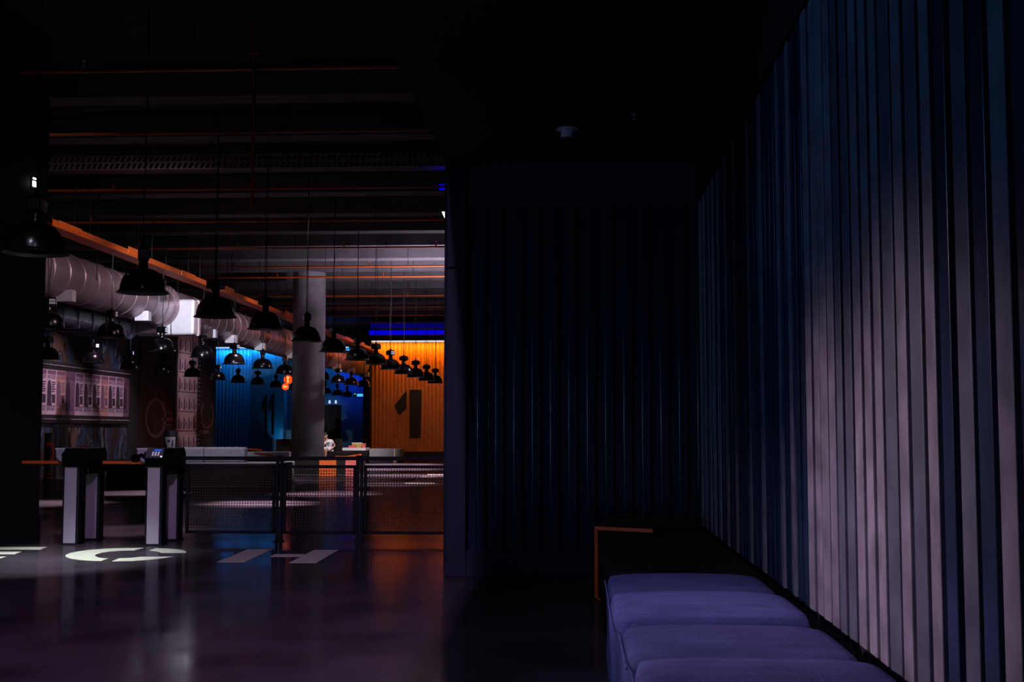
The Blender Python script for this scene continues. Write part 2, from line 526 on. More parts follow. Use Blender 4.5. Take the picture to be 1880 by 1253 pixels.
# back niche cladding: ribs about 0.15 m apart
prof = rib_profile(XS + 0.17, 1.045, 0.1505, 0.04, phase=XS + 0.235)
mb = corrugated(prof, 0.205, 3.045, lambda u, o, z: (u, YB + 0.04 - o, z))
for px, py in ((887, 394), (951, 393), (1050, 395), (886, 990), (954, 990), (1054, 990), (983, 677)):
    p = on_y(px, py, YB)
    mb.lathe([(0.0, -0.006), (0.006, -0.003), (0.007, 0.0)], (p.x, YB - 0.001, p.z), 8, 'y')
struct('wall_back_cladding', mb, M['corr_navy'], 'dark blue corrugated cladding on the niche back wall', 'wall')

# right wall cladding
PAT = 'PBMBPMPMPPPMMPPPPDBPBPBDDPDDPDBDPDDPDDPD'  # which ribs get the light painted into their colour
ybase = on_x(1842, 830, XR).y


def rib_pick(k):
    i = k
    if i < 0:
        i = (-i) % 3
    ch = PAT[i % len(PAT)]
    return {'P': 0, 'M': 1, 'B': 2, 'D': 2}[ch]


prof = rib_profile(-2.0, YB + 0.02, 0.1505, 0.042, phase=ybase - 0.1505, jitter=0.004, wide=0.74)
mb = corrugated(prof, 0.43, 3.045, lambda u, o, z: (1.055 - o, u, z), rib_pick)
struct('wall_right_cladding', mb, [M['corr_lit'], M['corr_half_lit'], M['corr_blue']], 'tall corrugated metal cladding with light painted on its ribs along the right', 'wall')
struct('trim_3', MB().box((1.0, -4, 3.06), (1.06, YB, ZS)), M['soffit'], 'black strip above the right corrugated cladding', 'fascia')

# hall beams and deck
for k in range(15):
    y = 15.2 + 2.15 * k
    struct('beam', MB().box((-12.9, y, 5.50), (4.0, y + 0.42, HZ)), M['beam'],
           '%s concrete ceiling beam counted from the front of the hall' % ORD[k], 'beam', bevel=0.02)

# column
mb = MB().lathe([(0.445, 0.0), (0.445, 5.5)], (on_y(565, 800, 33.0).x, 33.0, 0), 40)
struct('column', mb, M['concrete'], 'round concrete column standing in the middle of the hall', 'column', smooth=True)

# ------------------------------------------------------------------ far walls
xo0 = on_y(681, 800, YO).x
prof = rib_profile(xo0, 4.0, 0.16, 0.05, phase=xo0)
mb = corrugated(prof, 0.28, 4.78, lambda u, o, z: (u, YO + 0.05 - o, z))
struct('wall_orange_cladding', mb, M['orange_wall'], 'orange corrugated far wall carrying the big black 1', 'wall')
struct('wall_orange', MB().box((xo0 - 0.02, YO + 0.06, 0), (4.0, YO + 0.4, HZ)), M['black'], 'black wall behind the orange corrugated cladding', 'wall')
struct('baseboard_orange', MB().box((xo0, YO - 0.03, 0), (4.0, YO + 0.06, 0.28)), M['black'], 'black plinth below the orange wall', 'baseboard')
struct('trim_4', MB().box((xo0 - 0.3, YO - 0.25, 0), (xo0, YO + 0.4, 4.86)), M['navy_panel'], 'narrow navy post left of the orange wall', 'corner post')
struct('trim_5', MB().box((xo0, YO - 0.35, 4.86), (4.0, YO + 0.06, 5.2)), M['black'], 'black bulkhead above the orange wall', 'bulkhead')
t = thing('light_strip', 'amber light strip along the top of the orange wall', 'light strip', ((xo0 + 4) / 2, YO - 0.12, 4.80))
MB().box((xo0 + 0.02, YO - 0.16, 4.81), (3.9, YO - 0.08, 4.86)).build('housing', M['led_cool'], t, origin=None).location = (-t.location.x, -t.location.y, -t.location.z)
MB().box((xo0 + 0.02, YO - 0.14, 4.795), (3.9, YO - 0.10, 4.81)).build('diffuser', M['led_amber'], t).location = (-t.location.x, -t.location.y, -t.location.z)
lamp('amber_wash', 'AREA', (-4.2, YO - 0.26, 4.76), 135, (1.0, 0.40, 0.02), (-4.2, YO + 0.0, 3.2), 8.2, size_y=0.05)

xb0 = on_y(393, 800, YF).x
xb1 = on_y(668, 800, YF).x
prof = rib_profile(xb0, on_y(463, 800, YF).x, 0.16, 0.05, phase=xb0)
mb = corrugated(prof, 0.2, 4.85, lambda u, o, z: (u, YF + 0.1 - o, z))
struct('wall_blue_cladding', mb, M['blue_wall'], 'blue corrugated far wall left of the big 11', 'wall')
xd0, xd1 = on_y(466, 800, YF).x, on_y(526, 800, YF).x
struct('wall_blue_panel', MB().box((xd0, YF - 0.6, 0.2), (xd1, YF + 0.15, 4.85)), M['blue_wall'], 'smooth blue far panel carrying the big black 11', 'wall')
struct('wall_blue_right', MB().box((on_y(526, 800, YF).x, YF, 0.2), (xb1 + 0.5, YF + 0.18, 4.85)), M['blue_wall'], 'blue far wall right of the round column', 'wall')
struct('trim_6', MB().box((on_y(385, 800, YF).x, YF - 0.5, 0), (xb0, YF + 0.2, HZ)), M['black'], 'black post left of the blue corrugated wall', 'corner post')
for (x0, x1, y, e, lab) in ((xb0, xd0, YF - 0.14, 30, 'blue light strip above the blue corrugated wall'),
                            (xd0, xd1, YF - 0.75, 18, 'blue light strip above the panel with the 11'),
                            (on_y(594, 800, YF).x, on_y(640, 800, YF).x, YF - 0.14, 24, 'blue light strip right of the round column')):
    t = thing('light_strip', lab, 'light strip', ((x0 + x1) / 2, y, 4.84))
    hw = (x1 - x0) / 2 - 0.03
    MB().box((-hw, -0.04, 0.0), (hw, 0.14, 0.05)).build('housing', M['led_cool'], t)
    MB().box((-hw, -0.02, -0.015), (hw, 0.02, 0.0)).build('diffuser', M['led_cyan'], t)
    lamp('blue_wash', 'AREA', ((x0 + x1) / 2, y, 4.78), e, (0.02, 0.38, 1.0), ((x0 + x1) / 2, y + 0.14, 3.7), hw * 2, size_y=0.05)
lamp('blue_floor_uplight', 'SPOT', (on_y(519, 800, YF).x, YF - 1.1, 0.3), 18, (0.03, 0.5, 1.0), (on_y(517, 800, YF).x, YF - 0.6, 1.6), 0.05, 70, 1.0)
lamp('indigo_wash', 'SPOT', (on_y(655, 800, YF).x, YF - 1.2, 4.6), 90, (0.02, 0.03, 1.0), (on_y(650, 800, YF).x, YF, 3.6), 0.05, 70, 0.8)

# dark door right of the column
t = thing('door_1', None, None, (on_y(607, 800, YF).x, YF - 0.02, 0))
t['kind'] = 'structure'
t['label'] = 'dark double door in the far blue wall right of the column'
t['category'] = 'door'
for s in (-1, 1):
    MB().box((s * 0.005, -0.04, 0.02), (s * 0.42, 0.0, 2.2)).build('leaf', M['black'], t, bevel=0.005)
mb = MB()
mb.box((-0.48, -0.06, 0), (-0.42, 0.0, 2.28)).box((0.42, -0.06, 0), (0.48, 0.0, 2.28)).box((-0.42, -0.06, 2.2), (0.42, 0.0, 2.28))
mb.build('door_frame', M['black'], t)
for k, px in enumerate((593.5, 605, 616.5)):
    p = on_y(px, 739, YF - 0.25)
    t = thing('spot_lamp', '%s of three small pale blue spots over the far dark door' % ('left', 'middle', 'right')[k], 'spot lamp', (p.x, p.y, p.z), 0, 'small spots over the far door')
    MB().lathe([(0.0, 0.09), (0.035, 0.09), (0.05, 0.0), (0.045, -0.06), (0.0, -0.06)], (0, 0, 0), 10).build('housing', M['led_cool'], t, smooth=True)
    MB().box((-0.01, 0.0, 0.0), (0.01, 0.24, 0.02)).build('bracket', M['black'], t)


# ------------------------------------------------------------------ numerals
def numeral(name, polys, y, label, th=0.03):
    mb = MB()
    for poly in polys:
        mb.prism([(on_y(px, py, y).x, on_y(px, py, y).z) for px, py in poly], 'y', y - th, y)
    o = mb.build(name, M['numeral'])
    return tag(o, label, 'number sign')


numeral('numeral_one', [[(752, 716), (774, 716), (772, 804), (752, 804)], [(746.5, 717), (746.5, 750), (733, 762), (724, 745)]], YO - 0.008,
        'big black stencil 1 on the orange corrugated wall')
numeral('numeral_eleven', [[(487, 726), (491, 726), (490, 799), (486, 799)], [(485.5, 728), (485, 750), (481.5, 757), (480, 747)],
                           [(499.5, 724), (504, 724), (503, 799), (498.5, 799)], [(498, 726), (497.5, 749), (494.5, 757), (493.5, 746)]], YF - 0.601,
        'tall black stencil 11 on the far blue panel')

# ------------------------------------------------------------------ added glow for blue light on the beams, flood lamp
for (px0, px1, py0, py1, y, m, lab) in ((680, 821, 594, 603, 47.0, 'glow_dimblue', 'dim glowing panel added for blue beam light before the orange wall'),
                                        (678, 821, 607, 614.5, 48.6, 'glow_blue', 'bright glowing panel added for blue beam light above the orange wall')):
    a, b_ = on_y(px0, py0, y), on_y(px1, py1, y)
    t = thing('blue_beam_wash', lab, 'added glow', ((a.x + b_.x) / 2, y, b_.z))
    hw, h = (b_.x - a.x) / 2 + 0.6, a.z - b_.z
    MB().box((-hw + 0.6, -0.02, 0), (hw, 0.0, h)).build('lit_face', M[m], t)  # glowing face stands in for blue light washing the beam faces
    MB().box((-hw + 0.6, 0.0, -0.02), (hw, 0.12, h + 0.02)).build('back_box', M['black'], t)
    for s in (-hw + 0.8, hw - 0.2):
        MB().tube([(s, 0.06, h + 0.02), (s, 0.06, HZ - b_.z)], 0.012, 6).build('hanger', M['black'], t)
y = 20.0
a, b_ = on_y(806, 337, y), on_y(826, 349, y)
t = thing('blue_beam_wash', 'short glowing bar added for blue beam light beside the navy corner post', 'added glow', ((a.x + b_.x) / 2, y, b_.z))
MB().box((-0.09, -0.03, 0), (0.3, 0.0, 0.1)).build('lit_face', M['glow_blue'], t, bevel=0.02)  # glow stands in for blue light on the beam end
MB().box((-0.09, 0.0, -0.01), (0.3, 0.1, 0.11)).build('back_box', M['black'], t)
MB().tube([(0.1, 0.05, 0.1), (0.1, 0.05, HZ - b_.z)], 0.012, 6).build('hanger', M['black'], t)
lamp('blue_beam_glow', 'POINT', (a.x + 0.05, 19.7, b_.z + 0.2), 0.35, (0.0, 0.0, 1.0), None, 0.05)

yf = 11.4
p = on_y(811, 389, yf)
t = thing('flood_lamp', 'white wedge flood lamp on the hall side of the navy corner post', 'flood lamp', (p.x, yf, p.z))
MB().prism([(0, 0), (0.13, 0), (0.13, -0.10), (0.045, -0.10)], 'y', 0.0, 0.14).build('lit_lens', M['led_white'], t)
MB().box((0.0, 0.0, 0.0), (0.14, 0.16, 0.02)).build('housing', M['black'], t)
MB().box((0.05, 0.14, -0.08), (0.14, 0.17, 0.0)).build('bracket', M['black'], t)
struct('trim_7', MB().box((on_y(818.5, 500, yf).x, yf - 0.12, 0), (-0.85, yf + 0.3, 4.2)), M['navy_panel'], 'slim navy post in the hall behind the corner post', 'corner post')
lamp('flood_glow', 'SPOT', (p.x + 0.0, yf - 0.03, p.z - 0.14), 9, (0.7, 0.75, 1.0), (p.x + 0.12, yf, 1.0), 0.03, 120, 0.8)


# ------------------------------------------------------------------ pendant lamps
def make_pendant():
    t = thing('pendant_lamp', 'x', 'pendant lamp', (0, 0, 0), 0, 'black dome pendant lamps')
    D = 0.56
    prof = []
    for k in range(13):
        a = k / 12 * PI / 2
        r = 0.065 + (0.245 - 0.065) * math.sin(a)
        z = 0.03 + 0.235 * math.cos(a)
        prof.append((r, z))
    outer = [(0.05, 0.275)] + prof + [(0.262, 0.018), (0.28, 0.004), (0.28, 0.0)]
    inner = [(0.272, 0.0), (0.255, 0.014), (0.238, 0.028)] + [(max(r - 0.008, 0.02), z - 0.008) for r, z in reversed(prof[:-1])] + [(0.001, 0.25)]
    mb = MB()
    mb.lathe(outer, n=32)
    sh = mb.build('shade', [M['lamp']], t, smooth=True)
    mb = MB()
    mb.lathe(inner, n=32)
    mb.build('reflector', M['lamp_in'], sh, smooth=True)
    mb = MB().lathe([(0.001, 0.06), (0.035, 0.075), (0.045, 0.11), (0.03, 0.17), (0.03, 0.24)], n=12)
    mb.build('bulb', M['lamp_in'], t, smooth=True)
    mb = MB().lathe([(0.05, 0.265), (0.055, 0.30), (0.05, 0.31), (0.05, 0.355), (0.06, 0.36), (0.06, 0.375), (0.001, 0.375)], n=16)
    mb.build('neck', M['lamp'], t, smooth=True)
    mb = MB().box((-0.115, -0.06, 0.37), (0.115, 0.06, 0.475))
    mb.box((-0.09, -0.045, 0.475), (0.09, 0.045, 0.495))
    mb.lathe([(0.022, 0.49), (0.026, 0.51), (0.012, 0.53), (0.001, 0.535)], n=10)
    h = mb.build('ballast_box', M['lamp'], t, bevel=0.018)
    # two pale plates on the side turned to the hall
    for z in (0.385, 0.43):
        MB().box((0.018, -0.0665, z), (0.107, -0.0605, z + 0.036)).build('rating_plate', M['plate'], h)
    return t


def cable_mesh(h, seed):
    rnd = random.Random(seed)
    mb = MB()
    n = 9
    for off in (-0.012, 0.014):
        pts = [(off + (rnd.uniform(-1, 1) * 0.016 if 0 < i < n - 1 else 0), rnd.uniform(-1, 1) * 0.012 if 0 < i < n - 1 else 0, 0.52 + (h - 0.52) * i / (n - 1)) for i in range(n)]
        mb.tube(pts, 0.006, 5)
    return mb


proto = make_pendant()
def turn(ri, i):
    if ri == 0:
        return [100, 110, 62, 66, 110, 120, 115, 14, 6, 150, 160, 170, 150][i]
    if i == 0:
        return 15
    return random.uniform(55, 160)


first = True
cables = []
rows = (
    (-4.70, [(65, 469), (262, 541), (395, 585), (487, 607), (563, 629), (612, 648), (656, 663), (690, 671), (717, 680), (741, 688), (763, 694), (783, 700), (799, 705)],
     'in the row over the turnstiles', 2.64),
    (-8.20, [(88, 606), (204, 622), (297, 647), (372, 658), (430, 670), (482, 678), (523, 688), (559, 693), (591, 698), (621, 704), (645, 708), (668, 711)],
     'in the row beside the silver duct', 2.76),
    (-11.75, [(87, 661), (171, 668), (239, 679), (300, 687), (353, 693), (400, 699), (437, 704), (473, 707), (506, 712), (540, 716), (571, 720)],
     'in the row before the poster wall', 2.80),
)
for ri, (X, spots, where, zz) in enumerate(rows):
    for i, (px, py) in enumerate(spots):
        p = on_x(px, py, X)
        o = proto if first else copy_tree(proto)
        first = False
        o.location = (X, p.y, p.z + 0.015)
        o.rotation_euler = (0, 0, R(turn(ri, i)))
        o['label'] = 'black dome pendant lamp, %s %s' % (ORD[i], where)
        top = HZ - o.location.z
        if ri == 1:
            top = 4.35 - o.location.z
        cables.append((o, top, ri * 50 + i))

for k, (px, py, y) in enumerate(((597, 723, 50.5), (619, 727, 51.6), (637, 730, 52.6))):
    o = copy_tree(proto)
    o.location = on_y(px, py, y)
    o.location.z += 0.015
    o['label'] = '%s of three small black dome lamps far right of the round column' % ('left', 'middle', 'right')[k]
    cables.append((o, HZ - o.location.z, 200 + k))
for o, top, sd in cables:
    cable_mesh(top, sd).build('cable', M['cable'], o)

# ------------------------------------------------------------------ duct
XD, ZD, RD = -8.90, 3.83, 0.42
Y0, Y1, Y2, Y3 = 15.0, on_x(326, 570, XD + 0.42).y, on_x(360, 570, XD + 0.42).y, 53.0


def spiral(ya, yb, r, step=0.62):
    prof = []
    y = ya
    while y < yb - 0.05:
        y2 = min(y + step, yb)
        prof += [(r, y), (r, y2 - 0.05), (r + 0.012, y2 - 0.04), (r + 0.012, y2 - 0.028), (r, y2 - 0.02), (r + 0.01, y2 - 0.012), (r, y2)]
        y = y2
    return prof


t = thing('air_duct', 'long silver round ventilation duct hanging along the left of the hall', 'duct', (XD, Y0, ZD))
MB().lathe([(r, y - Y0) for r, y in spiral(Y0, Y1 - 0.15, RD)], (0, 0, 0), 40, 'y').build('duct_pipe', M['galv'], t, smooth=True)
MB().lathe([(RD, 0.0), (RD + 0.07, 0.1), (RD + 0.07, 0.15), (RD + 0.02, 0.15)], (0, Y1 - 0.15 - Y0, 0), 40, 'y').build('flange', M['galv'], t, smooth=True)
yj = Y1 - Y0 - 0.06
jb = MB().box((-0.5, yj, -0.62), (0.80, yj + 0.50, 0.14)).build('junction_box', M['bright_tin'], t, bevel=0.05, seg=3)
MB().box((-0.51, yj + 0.30, -0.63), (0.81, yj + 0.33, 0.15)).build('seam_band', M['bright_tin'], jb, bevel=0.04, seg=2)
MB().lathe([(RD, Y1 - 0.16 - Y0), (RD, Y2 + 0.3 - Y0)], (0, 0, 0), 40, 'y').build('duct_pipe', M['galv'], t, smooth=True)
MB().lathe([(r, y - Y0) for r, y in spiral(Y2, Y3, RD)], (0, 0, 0), 40, 'y').build('duct_pipe', M['galv'], t, smooth=True)
for px in (90, 237, 366, 405, 460, 520, 605, 632, 660):
    y = on_x(px, 600, XD).y - Y0
    mb = MB()
    mb.prism([(0.14, -0.30), (0.40, -0.27), (0.42, -0.29), (0.42, -0.47), (0.14, -0.47)], 'y', y - 0.08, y + 0.08)
    mb.build('air_register', M['bright_tin'], t)
for y in (18, 21, 24.6, 28, 32, 36, 40, 44, 48):
    mb = MB()
    for s in (-1, 1):
        mb.tube([(s * (RD + 0.015), y - Y0, 0), (s * (RD + 0.015), y - Y0, HZ - ZD)], 0.008, 5)
    mb.build('hanger', M['cable'], t)
# navy duct slung below it
yA, yB = on_x(66, 580, -9.6).y, Y1 - 0.25
t = thing('air_duct', 'dark navy flat duct hanging below the silver round duct', 'duct', (-9.7, yA, 3.1))
MB().box((-0.5, 0, 0), (0.45, yB - yA, 0.42)).build('duct_body', M['navy_duct'], t, bevel=0.12, seg=4)
for k in range(6):
    yy = (yB - yA) * (k + 0.5) / 6
    MB().box((-0.52, yy - 0.02, -0.02), (0.47, yy + 0.02, 0.44)).build('joint_band', M['navy_duct'], t)
for yy in (0.8, (yB - yA) - 0.8):
    MB().tube([(-0.46, yy, 0.4), (-0.46, yy, HZ - 3.1)], 0.008, 5).build('hanger', M['cable'], t)

# ------------------------------------------------------------------ orange cable tray
XT, ZT = -8.25, 4.36
ya, yb = on_x(79, 405, XT).y, 52.0
t = thing('cable_tray', 'orange cable tray running the length of the hall ceiling', 'cable tray', (XT, ya, ZT))
y = 0.0
k = 0
while y < yb - ya:
    L = min(3.0, yb - ya - y)
    mb = MB()
    mb.box((-0.15, y, 0.0), (0.15, y + L - 0.02, 0.008))
    for s in (-1, 1):
        mb.box((s * 0.15 - 0.004, y, 0.0), (s * 0.15 + 0.004, y + L - 0.02, 0.10))
        mb.box((s * 0.15, y, 0.10), (s * 0.135, y + L - 0.02, 0.106))
    mb.box((0.154, y + 0.2, 0.02), (0.162, y + 1.1, 0.16 if k % 2 else 0.12))
    mb.build('tray_section', M['orange'], t)
    mb = MB()
    for s in (-1, 1):
        mb.tube([(s * 0.13, y + 1.5, 0.1), (s * 0.13, y + 1.5, HZ - ZT)], 0.006, 5)
    mb.build('hanger', M['cable'], t)
    y += 3.0
    k += 1

# ------------------------------------------------------------------ sprinkler pipes across the hall
pipes = [(124, 122, 0.024), (241, 241, 0.022), (345, 345, 0.024), (405, 405, 0.026), (455, 452, 0.022), (490, 489, 0.022),
         (509, 508, 0.026), (544, 543, 0.028), (565, 564, 0.022), (580, 580, 0.020), (593, 593, 0.018)]
for i, (py, _, r) in enumerate(pipes):
    z = 5.22
    p = on_z(600, py, z)
    y = p.y
    t = thing('sprinkler_pipe', '%s orange sprinkler pipe counted from the front, crossing under the hall ceiling' % ORD[i], 'pipe', (-4.5, y, z), 0, 'orange sprinkler pipes')
    MB().tube([(-6.6, 0, 0), (8.4 if y > YB + 1 else 3.3, 0, 0)], r, 10).build('pipe_run', M['red_pipe'], t, smooth=True)
    for k, x in enumerate((-6.2, -4.4, -1.9, 0.6, 3.1)):
        xx = x + random.uniform(-0.5, 0.5)
        mb = MB().tube([(xx, 0, r), (xx, 0, HZ - z)], 0.007, 5)
        mb.build('hanger', M['cable'], t)
        xs = xx + 1.1
        mb = MB().lathe([(r * 0.7, -0.0), (0.016, r + 0.01), (0.02, r + 0.03), (0.009, r + 0.04), (0.009, r + 0.09), (0.024, r + 0.095), (0.001, r + 0.10)], (xs, 0, 0), 8)
        mb.build('sprinkler_head', M['white_plastic'] if (i, k) in ((0, 2),) else M['red_pipe'], t, smooth=True)
# the drop pipe
p1 = on_y(467, 97, on_z(600, 124, 5.22).y - 0.06)
p2 = on_y(466, 385, on_z(600, 124, 5.22).y - 0.06)
t = thing('drop_pipe', 'thin orange vertical pipe with a top plate hanging from the ceiling', 'pipe', (p1.x, p1.y, p2.z))
h = p1.z - p2.z
MB().tube([(0, 0, 0), (0, 0, HZ - p2.z)], 0.016, 8).build('pipe_run', M['red_pipe'], t, smooth=True)
MB().box((-0.05, -0.02, h - 0.012), (0.05, 0.02, h + 0.012)).build('top_plate', M['red_pipe'], t)
# perforated trays at the front of the beams
for k, (py, lab) in enumerate(((288, 'upper'), (301, 'lower'))):
    z = 5.28 - 0.0 * k
    y = 18.35 + 0.0
    zc = on_y(600, py, y).z
    mb = MB()
    x0, x1 = -12.8, 4.0
    mb.box((x0, y, zc - 0.055), (x1, y + 0.012, zc - 0.043)).box((x0, y, zc + 0.043), (x1, y + 0.012, zc + 0.055))
    n = int((x1 - x0) / 0.09)
    for i in range(n):
        xx = x0 + (i + 0.2) * 0.09
        mb.prism([(xx, zc - 0.045), (xx + 0.03, zc - 0.045), (xx + 0.07, zc + 0.045), (xx + 0.04, zc + 0.045)], 'y', y, y + 0.01)
    o = thing('mesh_tray', '%s of two grey perforated trays crossing under the beams' % lab, 'cable tray', (0, y, zc), 0, 'grey perforated trays')
    q = mb.build('perforated_side', M['tray_grey'], o)
    q.location = (0, -y, -zc)
    for xx in (-11.5, -8.5, -5.5, -2.5):
        MB().box((xx, 0.012, -0.05), (xx + 0.03, 0.03, HZ - zc)).build('hanger', M['black'], o)

# ------------------------------------------------------------------ smoke detector, niche sprinkler, ceiling sensor
p = on_z(1042, 237, ZS)
t = thing('smoke_detector', 'round white smoke detector under the black niche ceiling', 'smoke detector', (p.x, p.y, ZS))
MB().lathe([(0.001, 0.0), (0.084, 0.0), (0.084, -0.006), (0.055, -0.012)], n=32).build('flange', M['white_plastic'], t, smooth=True)
MB().lathe([(0.05, -0.008), (0.05, -0.062), (0.046, -0.066), (0.001, -0.066)], n=32).build('body', M['white_plastic'], t, smooth=True)
MB().lathe([(0.042, -0.064), (0.036, -0.085), (0.016, -0.096), (0.001, -0.098)], n=24).build('sensor', M['black'], t, smooth=True)
p = on_z(1164, 209, ZS)
t = thing('sprinkler', 'tiny chrome sprinkler under the niche ceiling, right of the smoke detector', 'sprinkler', (p.x, p.y, ZS))
MB().lathe([(0.02, 0), (0.02, -0.004), (0.007, -0.006), (0.006, -0.03)], n=12).build('stem', M['bright_tin'], t, smooth=True)
MB().lathe([(0.001, -0.042), (0.015, -0.042), (0.015, -0.045), (0.001, -0.045)], n=12).build('deflector', M['bright_tin'], t)
MB().tube([(-0.006, 0, -0.03), (-0.01, 0, -0.036), (-0.004, 0, -0.043)], 0.002, 5).build('frame_arm', M['bright_tin'], t)
p = on_y(644, 353, 22.0)
t = thing('ceiling_sensor', 'small black ceiling sensor with two green lights', 'sensor', (p.x, p.y, p.z))
MB().lathe([(0.001, 0.05), (0.05, 0.05), (0.06, 0.02), (0.05, 0.0), (0.001, -0.01)], n=16).build('body', M['black'], t, smooth=True)
for dx in (-0.03, 0.035):
    MB().box((dx - 0.007, -0.062, 0.012 + dx * 0.1), (dx + 0.007, -0.05, 0.022 + dx * 0.1)).build('indicator', M['led_green'], t)
MB().tube([(0, 0, 0.05), (0, 0, HZ - p.z)], 0.01, 6).build('hanger', M['black'], t)
p = on_y(66.5, 334, YL - 0.4)
t = thing('wall_light', 'tiny bright light fitting on the end of the near left wall', 'light', (XL, p.y, p.z))
MB().box((0, -0.035, -0.055), (0.03, 0.035, 0.005)).build('lit_lens', M['led_white'], t)
MB().box((0, -0.03, 0.03), (0.03, 0.03, 0.045)).build('lit_slot', M['led_white'], t)
MB().box((-0.005, -0.05, -0.075), (0.012, 0.05, 0.06)).build('housing', M['black'], t)


# ------------------------------------------------------------------ round lit signs left of the column
def disc_sign(px, py, rpx, y, glyph, label):
    p = on_y(px, py, y)
    r = rpx * y / F
    t = thing('round_sign', label, 'sign', (p.x, p.y, p.z), 0, 'round red lit signs by the column')
    MB().lathe([(0.001, -0.03), (r, -0.03), (r, 0.03), (0.001, 0.03)], (0, 0, 0), 28, 'y').build('lit_disc', M['sign_red'], t)
    mb = MB()
    for poly in glyph:
        mb.prism([(x * r, z * r) for x, z in poly], 'y', -0.045, -0.031)
    mb.build('glyph', M['sign_glyph'], t)
    MB().tube([(0, 0, r * 0.95), (0, 0, HZ - p.z)], 0.012, 6).build('hanger', M['black'], t)
    return t


arrow = [[(-0.62, 0), (-0.1, 0.42), (-0.1, 0.14), (0.6, 0.14), (0.6, -0.14), (-0.1, -0.14), (-0.1, -0.42)]]
up = [[(0.0, 0.0), (0.28, -0.3), (0.1, -0.3), (0.1, -0.75), (-0.1, -0.75), (-0.1, -0.3), (-0.28, -0.3)],
      [(-0.25, 0.15), (0.05, 0.15), (0.25, 0.3), (0.25, 0.55), (0.05, 0.7), (-0.25, 0.7)]]
disc_sign(524, 710.5, 6.2, 44.0, arrow, 'lower round red lit sign with a left arrow beside the column')
disc_sign(529, 697.5, 8.0, 44.4, up, 'upper round red lit sign with an up arrow, half hidden by the column')
p = on_y(661, 726, 53.0)
t = thing('exit_sign', 'small blue lit exit sign in the dark far corner', 'sign', (p.x, p.y, p.z))
MB().box((-0.13, -0.03, -0.06), (0.17, 0.0, 0.06)).build('lit_face', M['led_cyan'], t)
MB().box((-0.26, -0.03, 0.02), (-0.19, 0.0, 0.08)).build('lamp', M['led_green'], t)
MB().box((-0.3, 0.0, -0.08), (0.2, 0.05, 0.1)).build('back_box', M['black'], t)
MB().tube([(0, 0.02, 0.1), (0, 0.02, HZ - p.z)], 0.012, 6).build('hanger', M['black'], t)


# ------------------------------------------------------------------ floor lettering
def floor_shape(name, polys, label, m, z=0.003):
    mb = MB()
    for poly in polys:
        pts = [on_z(px, py, 0.0) for px, py in poly]
        mb.prism([(q.x, q.y) for q in pts], 'z', 0.0, z)
    o = mb.build(name, m)
    return tag(o, label, 'floor letter')


def arc(cx, cy, rx, ry, a0, a1, n=16):
    return [(cx + rx * math.cos(R(a0 + (a1 - a0) * i / n)), cy + ry * math.sin(R(a0 + (a1 - a0) * i / n))) for i in range(n + 1)]


floor_shape('painted_letter', [[(-30, 1005.2), (87, 1005.2), (75, 1009.6), (-40, 1009.6)], [(-50, 1014), (40, 1014), (28, 1018.3), (-60, 1018.3)],
                               [(-80, 1023), (12, 1023), (-1, 1027), (-90, 1027)], [(-60, 1005.2), (-10, 1005.2), (-70, 1027), (-130, 1027)]],
            'pale letter E painted on the floor at the left picture edge', M['letter'])
# the C, three stencil pieces with flat cut ends
big = [(265, 1007), (248, 1011.2), (226, 1011.6), (204, 1013.2), (188, 1015.8), (176, 1019), (174, 1022), (180, 1024.6), (190, 1026.2), (199, 1026.4),
       (187, 1030.6), (166, 1030.2), (146, 1028.8), (130, 1026.4), (121, 1023.4), (120, 1020.4), (127, 1017), (142, 1013.6), (164, 1010.6), (194, 1008.4), (228, 1007.3)]
ur = [(287, 1007.6), (306, 1008), (326, 1009.6), (338, 1011.6), (342, 1014), (341, 1015.8), (296, 1015.8), (290, 1013.2), (274, 1011.6)]
lo = [(219, 1026), (240, 1025.4), (258, 1023.4), (319, 1023), (302, 1025.6), (276, 1028.6), (244, 1030.6), (206, 1031.3)]
floor_shape('painted_letter', [big, ur, lo], 'pale letter C painted on the floor before the turnstiles', M['letter'])
floor_shape('painted_letter', [[(455, 1009.6), (499, 1009.6), (449, 1033), (398, 1033)], [(505, 1018.3), (560, 1018.3), (551, 1023.0), (496, 1023.0)],
                               [(577, 1010.6), (621, 1010.6), (581, 1034.4), (531, 1034.4)]],
            'dim pale letter H painted on the floor before the mesh fence', M['letter'])
bars = []
for (x0, x1, y) in ((784, 835, 871.5), (772, 835, 876.0), (761, 835, 880.5), (753, 835, 884.0), (742, 800, 888.0)):
    bars.append([(x0 + 3, y - 1.1), (x1, y - 1.1), (x1 - 3, y + 1.1), (x0, y + 1.1)])
o = floor_shape('floor_stripes', bars, 'pale stripes painted on the far floor before the orange wall', M['letter_far'])
o['category'] = 'floor marking'


